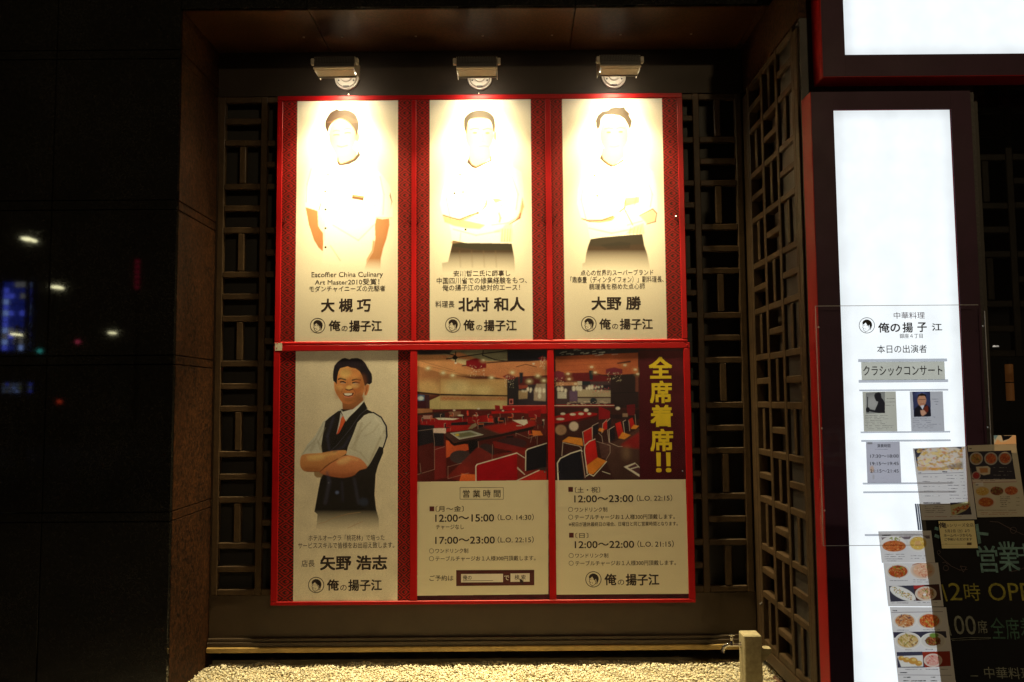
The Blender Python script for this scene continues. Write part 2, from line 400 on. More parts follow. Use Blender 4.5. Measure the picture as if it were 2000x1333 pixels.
class Canvas:
    def __init__(s, plane, a0, a1, b0, b1, base, k=2.0, light=None):
        s.p, s.a0, s.a1, s.b0, s.b1 = plane, a0, a1, b0, b1
        c = proj(np.array([plane.pt(a0, b0), plane.pt(a1, b0), plane.pt(a0, b1)]))
        s.W = max(8, int(math.hypot(c[0][1] - c[0][0], c[1][1] - c[1][0]) * k)); s.H = max(8, int(math.hypot(c[0][2] - c[0][0], c[1][2] - c[1][0]) * k))
        A = a0 + (np.arange(s.W) + .5) / s.W * (a1 - a0); B = b0 + (np.arange(s.H) + .5) / s.H * (b1 - b0)
        AA, BB = np.meshgrid(A, B)
        s.X, s.Y = proj(s.p.pts(AA, BB)); s.k = k
        s.light = np.array(light) if light is not None else None
        s.img = np.empty((s.H, s.W, 3)); s.img[:] = s.col(base)
    def col(s, c):
        c = lin(c)
        if s.light is not None: c = c / s.light
        return np.clip(c, 0.002, 0.9)
    def bb(s, x0, x1, y0, y1):
        # rows/columns that can hold this pixel box (sheet is nearly axis aligned)
        ok = (s.X >= x0) & (s.X <= x1) & (s.Y >= y0) & (s.Y <= y1)
        r = np.flatnonzero(ok.any(1)); c = np.flatnonzero(ok.any(0))
        if not len(r): return None
        return slice(r[0], r[-1] + 1), slice(c[0], c[-1] + 1)
    def put(s, sl, m, col, col2=None, g=None, alpha=1.0):
        c = s.col(col)
        if col2 is not None:
            t = np.clip((s.Y[sl] - g[0]) / (g[1] - g[0]), 0, 1)[..., None] if g[0] != g[1] else 0
            c = c * (1 - t) + s.col(col2) * t
        if isinstance(alpha, tuple):   # fade from alpha[0] to alpha[1] over rows g
            t = np.clip((s.Y[sl] - alpha[2]) / (alpha[3] - alpha[2]), 0, 1); m = m * (alpha[0] * (1 - t) + alpha[1] * t)
        else: m = m * alpha
        s.img[sl] = s.img[sl] * (1 - m[..., None]) + c * m[..., None]
    def poly(s, P, col, col2=None, g=None, alpha=1.0, soft=0.0, sm=False):
        P = smooth_pts(P) if sm else np.asarray(P, float)
        e = soft * 2.2 + 1
        sl = s.bb(P[:, 0].min() - e, P[:, 0].max() + e, P[:, 1].min() - e, P[:, 1].max() + e)
        if sl is None: return
        X, Y = s.X[sl], s.Y[sl]; m = np.zeros(X.shape, bool)
        for (xa, ya), (xb, yb) in zip(P, np.roll(P, -1, 0)):
            if ya == yb: continue
            m ^= ((ya > Y) != (yb > Y)) & (X < (xb - xa) * (Y - ya) / (yb - ya) + xa)
        s.put(sl, blur(m.astype(float), soft * s.k) if soft else m.astype(float), col, col2, g or (P[:, 1].min(), P[:, 1].max()), alpha)
    def ell(s, cx, cy, rx, ry, col, rot=0.0, soft=0.0, alpha=1.0, col2=None, g=None):
        e = max(rx, ry) * 1.1 + soft * 2.2 + 1
        sl = s.bb(cx - e, cx + e, cy - e, cy + e)
        if sl is None: return
        dx, dy = s.X[sl] - cx, s.Y[sl] - cy; c, q = math.cos(rot), math.sin(rot)
        u, v = (dx * c + dy * q) / rx, (-dx * q + dy * c) / ry
        m = ((u * u + v * v) < 1).astype(float)
        s.put(sl, blur(m, soft * s.k) if soft else m, col, col2, g or (cy - ry, cy + ry), alpha)
    def line(s, P, w, col, alpha=1.0, soft=0.0):
        for (xa, ya), (xb, yb) in zip(P[:-1], P[1:]):
            e = w + 1
            sl = s.bb(min(xa, xb) - e, max(xa, xb) + e, min(ya, yb) - e, max(ya, yb) + e)
            if sl is None: continue
            dx, dy = xb - xa, yb - ya; L2 = dx * dx + dy * dy or 1
            t = np.clip(((s.X[sl] - xa) * dx + (s.Y[sl] - ya) * dy) / L2, 0, 1)
            d = np.hypot(s.X[sl] - xa - t * dx, s.Y[sl] - ya - t * dy)
            m = np.clip((w / 2 - d) * s.k + .5, 0, 1)
            s.put(sl, blur(m, soft * s.k) if soft else m, col, alpha=alpha)
    def rect(s, x0, x1, y0, y1, col, **k): s.poly([(x0, y0), (x1, y0), (x1, y1), (x0, y1)], col, **k)
    def grain(s, amp, r=0.0):
        n = RNG.normal(0, 1, s.img.shape[:2]); n = blur(n, r) if r else n
        n = n / (n.std() + 1e-6); s.img *= np.clip(1 + amp * n, .3, 1.7)[..., None]
    def textlines(s, x0, x1, y0, y1, n, col, w=1.0, fill=0.75):
        """small print too fine to read"""
        for i in range(n):
            y = y0 + (y1 - y0) * i / max(1, n - 1); x = x0; e = x0 + (x1 - x0) * random.uniform(.55, 1)
            while x < e:
                q = random.uniform(1.2, 3.5)
                if random.random() < fill: s.line([(x, y + random.uniform(-.3, .3)), (min(e, x + q), y)], w, col, alpha=random.uniform(.4, .95))
                x += q + random.uniform(.5, 1.2)
    def photo(s, r=1, lo=.10, fine=.05):
        """soft focus, uneven print density and grain of a real photographic print"""
        s.img = blur(s.img, r)
        for q, a in ((s.W // 9, lo), (s.W // 30, lo * .8)):
            n = blur(RNG.normal(0, 1, s.img.shape[:2]), max(2, q)); n /= n.std() + 1e-6; s.img *= np.clip(1 + a * n, .55, 1.5)[..., None]
        s.grain(fine, 1); s.grain(fine * .6)
    def image(s, name):
        im = bpy.data.images.new(name, s.W, s.H, float_buffer=True)
        im.colorspace_settings.name = 'Linear Rec.709'
        px = np.ones((s.H, s.W, 4), np.float32); px[..., :3] = s.img
        im.pixels.foreach_set(px.ravel()); im.update(); im.pack()
        return im
    def material(s, name, rough=0.45, see=0.0):
        """see = share of light that comes straight through thin paper"""
        m = bpy.data.materials.new(name); m.use_nodes = True; nt = m.node_tree; b = nt.nodes['Principled BSDF']
        t = nt.nodes.new('ShaderNodeTexImage'); t.image = s.image(name); t.extension = 'EXTEND'
        uv = nt.nodes.new('ShaderNodeUVMap'); nt.links.new(uv.outputs[0], t.inputs[0])
        nt.links.new(t.outputs[0], b.inputs['Base Color']); b.inputs['Roughness'].default_value = rough
        b.inputs['Specular IOR Level'].default_value = 0.25
        if see:
            out = nt.nodes['Material Output']; tr = nt.nodes.new('ShaderNodeBsdfTransparent'); x = nt.nodes.new('ShaderNodeMixShader')
            nt.links.new(t.outputs[0], tr.inputs[0]); x.inputs[0].default_value = see
            nt.links.new(b.outputs[0], x.inputs[1]); nt.links.new(tr.outputs[0], x.inputs[2]); nt.links.new(x.outputs[0], out.inputs[0])
        return m
    def sheet(s, name, m, parent=None, off=0.0, curl=0.0, thick=0.0006, nx=1, nz=1):
        """the printed sheet itself: a thin slab, gently uneven when curl is set"""
        me = bpy.data.meshes.new(name)
        vs, fs, uv = [], [], []
        nx, nz = (12, 20) if curl else (nx, nz)
        ph = random.uniform(0, 6)
        for side in ((0, 1) if thick else (0,)):
            for j in range(nz + 1):
                for i in range(nx + 1):
                    u, v = i / nx, j / nz
                    w = curl * (math.sin(u * 3.1 + ph) * .5 + math.sin(v * 7 + ph * 2 + u * 2) * .5 + math.sin(v * 2.3 + ph))
                    vs.append(tuple(s.p.pt(s.a0 + (s.a1 - s.a0) * u, s.b0 + (s.b1 - s.b0) * v, off + w - side * thick))); uv.append((u, v))
        q = (nx + 1) * (nz + 1); ix = lambda i, j, sd: sd * q + j * (nx + 1) + i
        for j in range(nz):
            for i in range(nx):
                fs.append((ix(i, j, 0), ix(i + 1, j, 0), ix(i + 1, j + 1, 0), ix(i, j + 1, 0)))
                if thick: fs.append((ix(i, j, 1), ix(i, j + 1, 1), ix(i + 1, j + 1, 1), ix(i + 1, j, 1)))
        for i in range(nx if thick else 0):
            fs.append((ix(i, 0, 0), ix(i, 0, 1), ix(i + 1, 0, 1), ix(i + 1, 0, 0))); fs.append((ix(i, nz, 0), ix(i + 1, nz, 0), ix(i + 1, nz, 1), ix(i, nz, 1)))
        for j in range(nz if thick else 0):
            fs.append((ix(0, j, 0), ix(0, j + 1, 0), ix(0, j + 1, 1), ix(0, j, 1))); fs.append((ix(nx, j, 0), ix(nx, j, 1), ix(nx, j + 1, 1), ix(nx, j + 1, 0)))
        me.from_pydata(vs, [], fs); ul = me.uv_layers.new(name='UVMap')
        for l in me.loops: ul.data[l.index].uv = uv[l.vertex_index]
        return link(name, me, m, parent)
def C(x0, y0, k):
    return lambda *P: [(x0 + a / k, y0 + b / k) for a, b in P]
# ================================================================ THE SETTING
def struct(o): o['kind'] = 'structure'; return o
XL, XR, YB, YF = -1.825, 1.435, 5.0, 4.42       # niche: left reveal, right screen, back, stone front
ZS = 3.778                                       # underside of the niche ceiling
struct(box('pavement', M['pavement'], -45, 30, -60, 4.0, -0.12, 0.0))
struct(box('kerb_stone', M['granite_grey'], XL, 1.44, 3.98, 4.1, -0.1, 0.07, b=.006))
struct(box('gravel_bed', M['soil'], XL - .1, 2.4, 4.1, 5.6, -0.1, 0.035))

# gravel: every pebble a small uneven stone, too many to count -> one stuff object
def gravel():
    bm = bmesh.new(); bmesh.ops.create_icosphere(bm, subdivisions=1, radius=1); bm.verts.index_update()
    bv = np.array([v.co[:] for v in bm.verts]); bf = np.array([[v.index for v in f.verts] for f in bm.faces]); bm.free()
    n = 27000
    x = RNG.uniform(XL + .005, 1.62, n); y = RNG.uniform(4.3, 5.12, n)
    r = RNG.uniform(.0036, .0078, n) * np.where(RNG.random(n) < .08, 1.35, 1)
    und = .006 * np.sin(x * 9) * np.cos(y * 13) + .004 * np.sin(x * 23 + y * 17)
    z = .045 + RNG.uniform(-.006, .010, n) + und - np.clip((y - 4.98) * .25, 0, .03)
    sc = np.stack([r * RNG.uniform(.8, 1.35, n), r * RNG.uniform(.8, 1.35, n), r * RNG.uniform(.5, .85, n)], 1)
    a, t = RNG.uniform(0, 6.28, n), RNG.normal(0, .35, n)
    jit = 1 + RNG.uniform(-.22, .22, (n, len(bv), 1))
    V = bv[None] * jit * sc[:, None]
    ct, st = np.cos(t)[:, None], np.sin(t)[:, None]
    V = np.stack([V[..., 0], V[..., 1] * ct - V[..., 2] * st, V[..., 1] * st + V[..., 2] * ct], -1)
    ca, sa = np.cos(a)[:, None], np.sin(a)[:, None]
    V = np.stack([V[..., 0] * ca - V[..., 1] * sa, V[..., 0] * sa + V[..., 1] * ca, V[..., 2]], -1) + np.stack([x, y, z], -1)[:, None]
    Fc = (bf[None] + (np.arange(n) * len(bv))[:, None, None]).reshape(-1, 3)
    me = bpy.data.meshes.new('gravel'); V = V.reshape(-1, 3)
    me.vertices.add(len(V)); me.vertices.foreach_set('co', V.ravel()); me.loops.add(Fc.size); me.loops.foreach_set('vertex_index', Fc.ravel().astype(np.int32))
    me.polygons.add(len(Fc)); me.polygons.foreach_set('loop_start', np.arange(0, Fc.size, 3, dtype=np.int32)); me.update(calc_edges=True)
    ca = me.color_attributes.new('tone', 'FLOAT_COLOR', 'POINT')
    tone = np.clip(RNG.normal(.92, .13, n), .3, 1.12); wr = RNG.normal(0, .03, n)
    cc = np.repeat(np.stack([tone * (1 + wr), tone, tone * (1 - wr * 2), np.ones(n)], 1), len(bv), 0).astype(np.float32)
    ca.data.foreach_set('color', cc.ravel())
    m = M['pebble']; nt = m.node_tree; b = nt.nodes['Principled BSDF']; at = nt.nodes.new('ShaderNodeAttribute'); at.attribute_name = 'tone'
    mx = nt.nodes.new('ShaderNodeMix'); mx.data_type = 'RGBA'; mx.blend_type = 'MULTIPLY'; mx.inputs[0].default_value = 1
    src = b.inputs['Base Color'].links[0].from_socket; nt.links.new(src, mx.inputs[6]); nt.links.new(at.outputs['Color'], mx.inputs[7]); nt.links.new(mx.outputs[2], b.inputs['Base Color'])
    o = link('gravel', me, m); o['kind'] = 'stuff'; o['label'] = 'pale crushed gravel filling the floor of the niche'
    return o
gravel()

# stone slabs, courses as seen: tall slabs and narrow bands between them
bands = [(-.02, .13), (.182, .972), (.978, 1.020), (1.026, 1.803), (1.809, 1.851), (1.857, 2.650), (2.656, 2.702), (2.708, 3.492), (3.498, 3.542), (3.548, 4.6)]
bands = [(-.02, .970), (.9755, 1.0195), (1.025, 1.8035), (1.809, 1.853), (1.8585, 2.6485), (2.654, 2.701), (2.7065, 3.4915), (3.497, 3.542), (3.5475, 4.8)]
wall = struct(box('left_wall', M['joint'], -6.0, XL - .022, 4.445, 5.9, -.1, 4.8))
for z0, z1 in bands:
    for x0, x1 in ((-6.0, -3.203), (-3.199, -2.5085), (-2.5035, XL)):
        o = box('stone_slab', M['granite_pol'], x0 + .001, x1 - .001, YF, 4.448, z0, z1, wall, b=.0012)
    hi = min(z1, ZS + .02)
    if z0 < ZS:
        box('stone_slab', M['granite_rough'], XL - .024, XL, 4.4515, 5.085, z0, hi, wall, b=.0015)
soff = struct(box('niche_ceiling', M['joint'], XL - .02, 1.52, 4.46, 5.3, ZS + .028, ZS + .2))
for x0, x1 in ((XL + .001, -1.13), (-1.126, .36), (.364, 1.40), (1.404, 1.52)):
    box('stone_slab', M['granite_ceiling'], x0 + .001, x1, 4.4515, 5.09, ZS, ZS + .03, soff, b=.0015)
hd = struct(box('upper_wall', M['joint'], XL + .003, 6.0, 4.445, 4.9, ZS + .203, 4.8))
for x0, x1 in ((XL + .003, -1.13), (-1.126, .36), (.364, 1.52)):
    box('stone_slab', M['granite_pol'], x0, x1 - .001, YF, 4.4435, ZS + .001, 4.8, hd, b=.0012)
for px in (593, 668, 812, 943, 1078, 1212, 1350):
    x, z = unproj(px, 70, 4.79)
    MB().cyl((x, 4.79, ZS - .004), (x, 4.79, ZS + .001), .006, .008, 12).build('fixing_stud', M['steel'], soff)

# back wall of the niche
bw = struct(MB().box(XL, XR + .3, 5.085, 5.6, .30, 4.0).build('back_wall', M['void']))
struct(MB().box(XL - .2, XR + .5, 5.45, 5.6, -.1, .30).build('back_foot_wall', M['void']))

# ---------------------------------------------------------------- lattice screens
ROWS = [.4705 + .2730 * k for k in range(12)]
def screen(label, plane_fn, cols, phase, rows, wb=.0385, d0=0.0, d1=.045, group='bronze lattice screens', upto=None, lo=.15):
    """plane_fn(a0,a1,z0,z1,e0,e1) gives a bar; a runs along the screen, e is depth behind its face"""
    t = empty('lattice_screen', plane_fn(None), label, 'lattice screen', group)
    h = wb / 2
    ext0, ext1 = rows[0] - h, rows[-1] + h
    for c in cols:
        bar = plane_fn((c - h, c + h, ext0, ext1, d0, d1)); bar.name = 'stile'; bar.parent = t; bar.matrix_parent_inverse = Matrix.Translation(t.location).inverted()
    for i in range(len(cols) - 1):
        a0, a1 = cols[i] + h + .0004, cols[i + 1] - h - .0004
        for k, z in enumerate(rows):
            jz, jd = random.uniform(-.0016, .0016), random.uniform(0, .0018)      # hand-fitted, never dead true
            o = plane_fn((a0, a1, z - h * .93 + jz, z + h * .93 + jz, d0 + .0012 + jd, d1 - .001)); o.name = 'rail'; o.parent = t; o.matrix_parent_inverse = Matrix.Translation(t.location).inverted()
            if k + 1 < len(rows):
                z2 = rows[k + 1]; hb = h * .93
                if (k + i + phase) % 2:
                    zm = (z + z2) / 2 + jz * 1.6; q = (a0, a1, zm - hb, zm + hb, d0 + .0024, d1 - .002)
                else:
                    am = (cols[i] + cols[i + 1]) / 2 + jz * 1.6; q = (am - h, am + h, z + hb + .0026, z2 - hb - .0026, d0 + .0024, d1 - .002)
                o = plane_fn(q); o.name = 'glazing_bar'; o.parent = t; o.matrix_parent_inverse = Matrix.Translation(t.location).inverted()
    return t
def back_bar(q, loc=(0, 0, 0)):
    if q is None: return loc
    return MB().box(q[0], q[1], YB + q[4], YB + q[5], q[2], q[3], .0035).build('bar', M['bronze'])
def side_bar(q):
    if q is None: return (XR, 4.5, .13)
    return MB().box(XR + q[4], XR + q[5], q[0], q[1], q[2], q[3], .0035).build('bar', M['bronze'])
def col_list(x0, n, p): return [x0 + p * i for i in range(n)]
sl = screen('bronze lattice screen left of the red framed posters, its bars in shadow', lambda q: back_bar(q, (-1.5, YB, .13)), [-1.795, -1.534, -1.273], 1, ROWS)
sr = screen('bronze lattice screen between the red framed posters and the niche corner', lambda q: back_bar(q, (1.2, YB, .13)), [.881, 1.144, 1.407], 1, ROWS)
ss = screen('bronze lattice screen on the side wall, seen at a slant beside the lit sign', side_bar, [4.103, 4.367, 4.631, 4.895], 0,
            [ROWS[0] - .273 * 1] + ROWS, d1=.055)
P = lambda t: t
for n, q in (('frame_post', (4.03, 4.083, .12, 3.46)), ('frame_post', (4.915, 4.997, .12, 3.46))):
    MB().box(XR - .001, XR + .058, q[0], q[1], q[2], q[3], .003).build(n, M['bronze'], ss)
MB().box(XR - .002, XR + .06, 4.03, 4.997, .10, .174, .003).build('bottom_rail', M['bronze'], ss)
struct(MB().box(XR + .105, XR + .16, 4.06, 5.0, .1, 3.9).build('side_wall', M['backing']))
struct(MB().box(XR + .002, XR + .104, 4.002, 4.999, 3.497, ZS - .001).build('side_lintel', M['granite_rough']))
struct(MB().box(XR + .010, XR + .104, 4.002, 4.028, .0, 3.496).build('jamb', M['void']))
# plain boards of the back wall, above and below the lattice
box('upper_board', M['panel_shaded'], XL + .002, XR, 5.004, 5.04, 3.496, ZS - .001, bw, b=.002)
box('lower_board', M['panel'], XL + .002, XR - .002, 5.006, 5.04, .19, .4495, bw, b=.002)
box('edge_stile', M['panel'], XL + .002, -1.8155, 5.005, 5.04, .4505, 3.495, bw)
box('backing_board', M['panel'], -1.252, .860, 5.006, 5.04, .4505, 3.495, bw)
MB().box(XL + .004, XR - .004, 4.985, 5.05, .185, .205, .002).build('moulding', M['panel'], bw)
MB().box(XL + .004, XR - .004, 4.975, 5.06, .1585, .1845, .002).build('base_board', M['panel'], bw)
MB().box(XL + .004, XR - .004, 4.962, 5.06, .128, .158, .004).build('base_trim', M['trim'], bw)

# ================================================================ THE RED DISPLAY FRAMES
PY = 4.9385                                 # face of the posters
PP = wallplane(PY)
FY = 4.932                                  # face of the frames
def display(label, x0, x1, z0, z1, sw, rt, rb, divs, rows):
    t = empty('display_frame', ((x0 + x1) / 2, 4.99, z0), label, 'poster frame', 'red poster frames')
    box('frame_rail', M['red'], x0, x1, FY, 4.998, z1 - rt, z1, t, b=.003)
    box('frame_rail', M['red'], x0, x1, FY, 4.998, z0, z0 + rb, t, b=.003)
    for a, b in ((x0, x0 + sw), (x1 - sw, x1)):
        box('frame_stile', M['red'], a, b, FY, 4.997, z0 + rb + .0003, z1 - rt - .0003, t, b=.003)
    for a, b in divs:
        box('divider', M['red'], a, b, FY + .001, 4.996, z0 + rb + .0003, z1 - rt - .0003, t, b=.003)
    box('back_board', M['red_sign'], x0 + sw, x1 - sw, 4.9400, 4.990, z0 + rb, z1 - rt, t)
    ed = [x0 + sw] + [v for d in divs for v in d] + [x1 - sw]
    for a, b in zip(ed[::2], ed[1::2]):
        box('cover_pane', M['thin_clear'], a + .001, b - .001, 4.9345, 4.9360, z0 + rb + .001, z1 - rt - .001, t)
        zm = (z0 + z1) / 2
        for x in (a + .022, b - .022):
            for z in (zm,):
                MB().cyl((x, 4.9345, z), (x, 4.9300, z), .0062, .0045, 12).build('screw_cap', M['chrome'], t, smooth=True)
    for zz in (z0 + rb * .5, z1 - rt * .5):
        for xx in (x0 + .018, (x0 + x1) / 2 - .1, (x0 + x1) / 2 + .5, x1 - .018):
            MB().cyl((xx, FY, zz), (xx, FY - .0016, zz), .0042, .0036, 10).build('frame_screw', M['red_sign'], t)
    return t, ed
up_f, ed1 = display('red frame holding the upper row of three chef posters under the spotlights', -1.433, 1.048, 1.941, 3.471, .034, .030, .018, [(-.611, -.582), (.206, .240)], 3)
lo_f, ed2 = display('red frame holding the lower row with waiter poster and opening hours sheets', -1.437, 1.060, .408, 1.9395, .040, .036, .022, [(-.618, -.575), (.203, .243)], 3)
x, z = unproj(544, 678, FY)
tag(box('tape_patch', M['tape'], x - .021, x + .021, FY - .001, FY - .0003, z - .022, z + .024), 'small square of grey tape on the left end of the middle red bar', 'tape')

# ================================================================ SPOTLIGHTS
def spotlight(xw, label, yaw, dz):
    """xw: wall position of the mount; the head is turned about its arm by yaw"""
    t = empty('spotlight', (xw, 4.985, 3.556), label, 'spotlight', 'wall spotlights over the posters')
    T = lambda mb: mb
    c = Vector((xw, 0, 3.556))
    MB().cyl((xw, 4.999, 3.556), (xw, 4.985, 3.556), .076, .074, 36).cyl((xw, 4.986, 3.556), (xw, 4.972, 3.556), .067, .060, 36).build('mounting_disc', M['lamp_metal'], t, smooth=True)
    MB().cyl((xw, 4.975, 3.556), (xw, 4.955, 3.556), .036, .033, 28).build('mounting_boss', M['lamp_metal'], t, smooth=True)
    for s in (-1, 1):
        MB().cyl((xw + s * .046, 4.975, 3.533), (xw + s * .046, 4.969, 3.533), .0055, n=10).build('screw', M['housing'], t)
    MB().box(xw - .018, xw + .018, 4.967, 4.973, 3.492, 3.500, .001).build('release_tab', M['housing'], t)
    hc = Vector((xw - .005, 4.80, 3.556))
    MB().tube([(xw, 4.96, 3.556), (xw, 4.90, 3.556), (xw, 4.84, 3.552)], .013, 14).build('arm', M['lamp_metal'], t, smooth=True)
    mat_y = Matrix.Translation(hc) @ Matrix.Rotation(yaw, 4, 'Z') @ Matrix.Translation(-hc)
    def head(mb, name, m, smooth=False):
        mb.v = [tuple(mat_y @ Vector(v)) for v in mb.v]
        return mb.build(name, m, t, smooth)
    X = hc.x; w = .115
    # cross sections are (y, z)
    A, B, Cc, D, E_ = (4.665, 3.549), (4.660, 3.489), (4.744, 3.466), (4.820, 3.530), (4.808, 3.566)
    body = head(MB().prism([A, B, (4.755, 3.492), (4.808, 3.532), E_, (4.74, 3.572)], X - w, X + w), 'housing', M['housing'])
    for i in range(24):
        xx = X - w + .008 + i * (2 * w - .016) / 23
        q = MB().prism([(4.659, 3.553), (4.656, 3.515), (4.664, 3.515), (4.669, 3.549), (4.74, 3.574), (4.74, 3.579)], xx - .0018, xx + .0018)
        q.v = [tuple(mat_y @ Vector(v)) for v in q.v]; q.build('cooling_fin', M['housing'], body)
    for s in (-1, 1):
        head(MB().box(X + s * (w + .003), X + s * (w + .024), 4.668, 4.70, 3.512, 3.548, .004), 'end_cap', M['lamp_metal'])
        head(MB().box(X + s * (w + .0005), X + s * (w + .004), 4.68, 4.82, 3.475, 3.56, .001), 'side_bracket', M['lamp_metal'])
    head(MB().prism([(4.655, 3.4905), (4.648, 3.4800), (4.662, 3.4760), (4.668, 3.487)], X - w - .003, X + w + .003), 'front_rim', M['lamp_metal'])
    vis = head(MB().prism([(4.668, 3.4765), Cc, (4.747, 3.4700), (4.671, 3.4805)], X - w * .96, X + w * .96), 'reflector_tray', M['lamp_metal'])
    for i in range(30):
        xx = X - w * .88 + i * (w * 1.76) / 29
        q = MB().prism([(4.672, 3.4757), (4.741, 3.4664), (4.741, 3.4645), (4.672, 3.4738)], xx - .0014, xx + .0014)
        q.v = [tuple(mat_y @ Vector(v)) for v in q.v]; q.build('tray_rib', M['lamp_metal'], vis)
    head(MB().prism([(4.747, 3.467), (4.752, 3.463), (4.826, 3.526), (4.820, 3.531)], X - w * .97, X - w * .91), 'lens_rim', M['housing'])
    head(MB().prism([(4.747, 3.467), (4.752, 3.463), (4.826, 3.526), (4.820, 3.531)], X + w * .91, X + w * .97), 'lens_rim', M['housing'])
    head(MB().prism([(4.743, 3.4715), (4.743, 3.4600), (4.750, 3.4590), (4.753, 3.4665)], X - w * .97, X + w * .97), 'lens_rim', M['housing'])
    head(MB().prism([(4.754, 3.4745), (4.757, 3.4725), (4.816, 3.5235), (4.813, 3.526)], X - w * .9, X + w * .9), 'lens', M['lens'])
    head(MB().prism([(4.768, 3.4800), (4.770, 3.4782), (4.784, 3.4902), (4.782, 3.492)], X - .030, X + .030), 'lamp_tube', M['tube_glow'])
    # the lamp's own light
    for nm, p, ang, bl, aim in (('spotlight_beam', SPOT_W, 56, 1.0, (0.0, .045, -1)), ('spotlight_flood', SPOT_MID_W, 100, 1.0, (0.0, .12, -1)), ('spotlight_spill', SPOT_WIDE_W, 150, .8, (0.0, .25, -1))):
        L = bpy.data.lights.new(nm, 'SPOT'); L.energy = p; L.color = LAMP_COL; L.spot_size = math.radians(ang); L.spot_blend = bl; L.shadow_soft_size = .035
        lo = bpy.data.objects.new(nm, L); COL.objects.link(lo)
        pos = mat_y @ Vector((X, 4.782, 3.456))
        lo.parent = t; lo.matrix_parent_inverse = Matrix.Translation(t.location).inverted()
        lo.matrix_basis = Matrix.Translation(pos) @ Vector(aim).to_track_quat('-Z', 'Y').to_matrix().to_4x4()
    t.location.z += dz
    return t
M['tube_glow'] = emissive('lamp_tube_glow', (1.0, 0.9, 0.7), 260)
M['lens'] = emissive('glowing_lens', (1.0, 0.84, 0.56), 10)
for px, lb, yw in ((677, 'left spotlight on the niche wall, head turned slightly outwards, above the chef with bare forearms', -.025),
               (937, 'middle spotlight on the niche wall, facing straight, above the second chef poster', 0.0),
               (1199, 'right spotlight on the niche wall, nearest to the slanting side lattice', .025)):
    x, z = unproj(px, 152 if px < 1100 else 149, 4.985); spotlight(x, lb, yw, z - 3.556)
for px, py in ((681, 185), (935, 183)):
    x, z = unproj(px, py, 5.0)
    tag(MB().cyl((x, 5.004, z), (x, 4.996, z), .0055, .004, 12).build('wall_screw', M['chrome'], smooth=True), 'bright screw head on the dark board just below the %s spotlight' % ('left' if px < 800 else 'middle'), 'screw')
# ================================================================ POSTERS
PAPER = (232, 226, 212)
SKIN, SKIN_D, HAIR = (196, 134, 94), (186, 118, 78), (34, 20, 13)
def cell(ed, i, z0, z1): return ed[2 * i] - .004, ed[2 * i + 1] + .004, z0 - .004, z1 + .004
def fret(cv, a0, a1, dim=1.0):
    A = cv.a0 + (np.arange(cv.W) + .5) / cv.W * (cv.a1 - cv.a0); c = np.flatnonzero((A >= a0) & (A <= a1))
    if not len(c): return
    u = (A[c] - a0) / (a1 - a0); B = cv.b0 + (np.arange(cv.H) + .5) / cv.H * (cv.b1 - cv.b0)
    U, V = np.meshgrid(u, B / .064)
    fv = V - np.floor(V); du, dv = np.abs(U - .5) * 2, np.abs(fv - .5) * 2
    d = du + dv
    ln = np.zeros_like(d)
    for q, w in ((1.0, .13), (.52, .11), (1.55, .12)): ln = np.maximum(ln, np.clip(1.4 - np.abs(d - q) / w, 0, 1))
    gap = (U > .5) & (dv < .12) & (d > .55) & (d < .95)          # the key opens on one side
    ln[gap] = 0
    ln = np.maximum(ln, np.clip(1.3 - np.abs(dv - .04) / .06, 0, 1) * (d < .5) * (U > .5))
    ln = np.maximum(ln, np.clip(1.3 - np.abs(U - .5) / .03, 0, 1) * (d > 1.55) * 0)
    dk = lin((46, 24, 16)); rd = lin((176, 16, 22))
    cv.img[:, c] = dk + (rd - dk) * (blur(ln, 1) * .92)[..., None]
def poster(name, label, rect, base, group='posters in the red frames', light=None, k=2.2):
    return Canvas(PP, *rect, base, k, light)
def chef_base(i, z0, z1, ed, px0, px1, ym, light=None, k=2.4):
    r = cell(ed, i, z0, z1); cv = Canvas(PP, *r, PAPER, k, None)
    if light: cv.light = np.array(light)
    a0, _ = PP.ab(px0, ym); a1, _ = PP.ab(px1, ym)
    fret(cv, r[0], a0); fret(cv, a1, r[1])
    return cv, a0, a1
def hang(cv, name, label, curl=.0):
    cv.img = blur(cv.img, 1 if cv.k < 3 else 0); cv.grain(.012, 1)
    m = cv.material(name, .5)
    o = cv.sheet('poster', m, None, curl=curl)
    return tag(o, label, 'poster', 'posters in the red frames')
def jacket_fade(cv, P, col, y0, y1, **k): cv.poly(P, col, alpha=(1.0, 0.0, y0, y1), **k)

# ---- first chef (short sleeves, arms hanging)
c1 = C(540, 180, 5.128); c2 = C(540, 440, 5.128)
cv, a0, a1 = chef_base(0, 1.959, 3.441, ed1, 578.5, 777, 430)
jk = c1((600, 700), (480, 745), (380, 800), (320, 900), (285, 1040), (285, 1150), (420, 1190), (440, 1110), (470, 1333)) + c2((468, 70), (470, 260), (440, 460), (890, 470), (905, 380), (965, 270), (985, 120), (990, 0)) + c1((1000, 1262), (1130, 1270), (1165, 1250), (1160, 1050), (1130, 930), (1050, 820), (900, 700), (840, 640), (720, 730))
jacket_fade(cv, jk, (244, 240, 230), 470, 528, soft=.4)
for q in (c1((440, 1110), (420, 1180), (428, 1186), (452, 1115)), c1((1140, 1000), (1160, 1100), (1140, 1180), (1150, 1100), (1130, 1040))):
    cv.poly(q, (110, 80, 54), soft=.5, alpha=.8)
cv.poly(c1((330, 1165), (290, 1155), (300, 1200), (325, 1333)) + c2((340, 40), (375, 150), (420, 225), (462, 262), (468, 180), (465, 80), (430, 30), (415, 0)) + c1((418, 1333), (412, 1192)), (170, 120, 80), soft=.5)
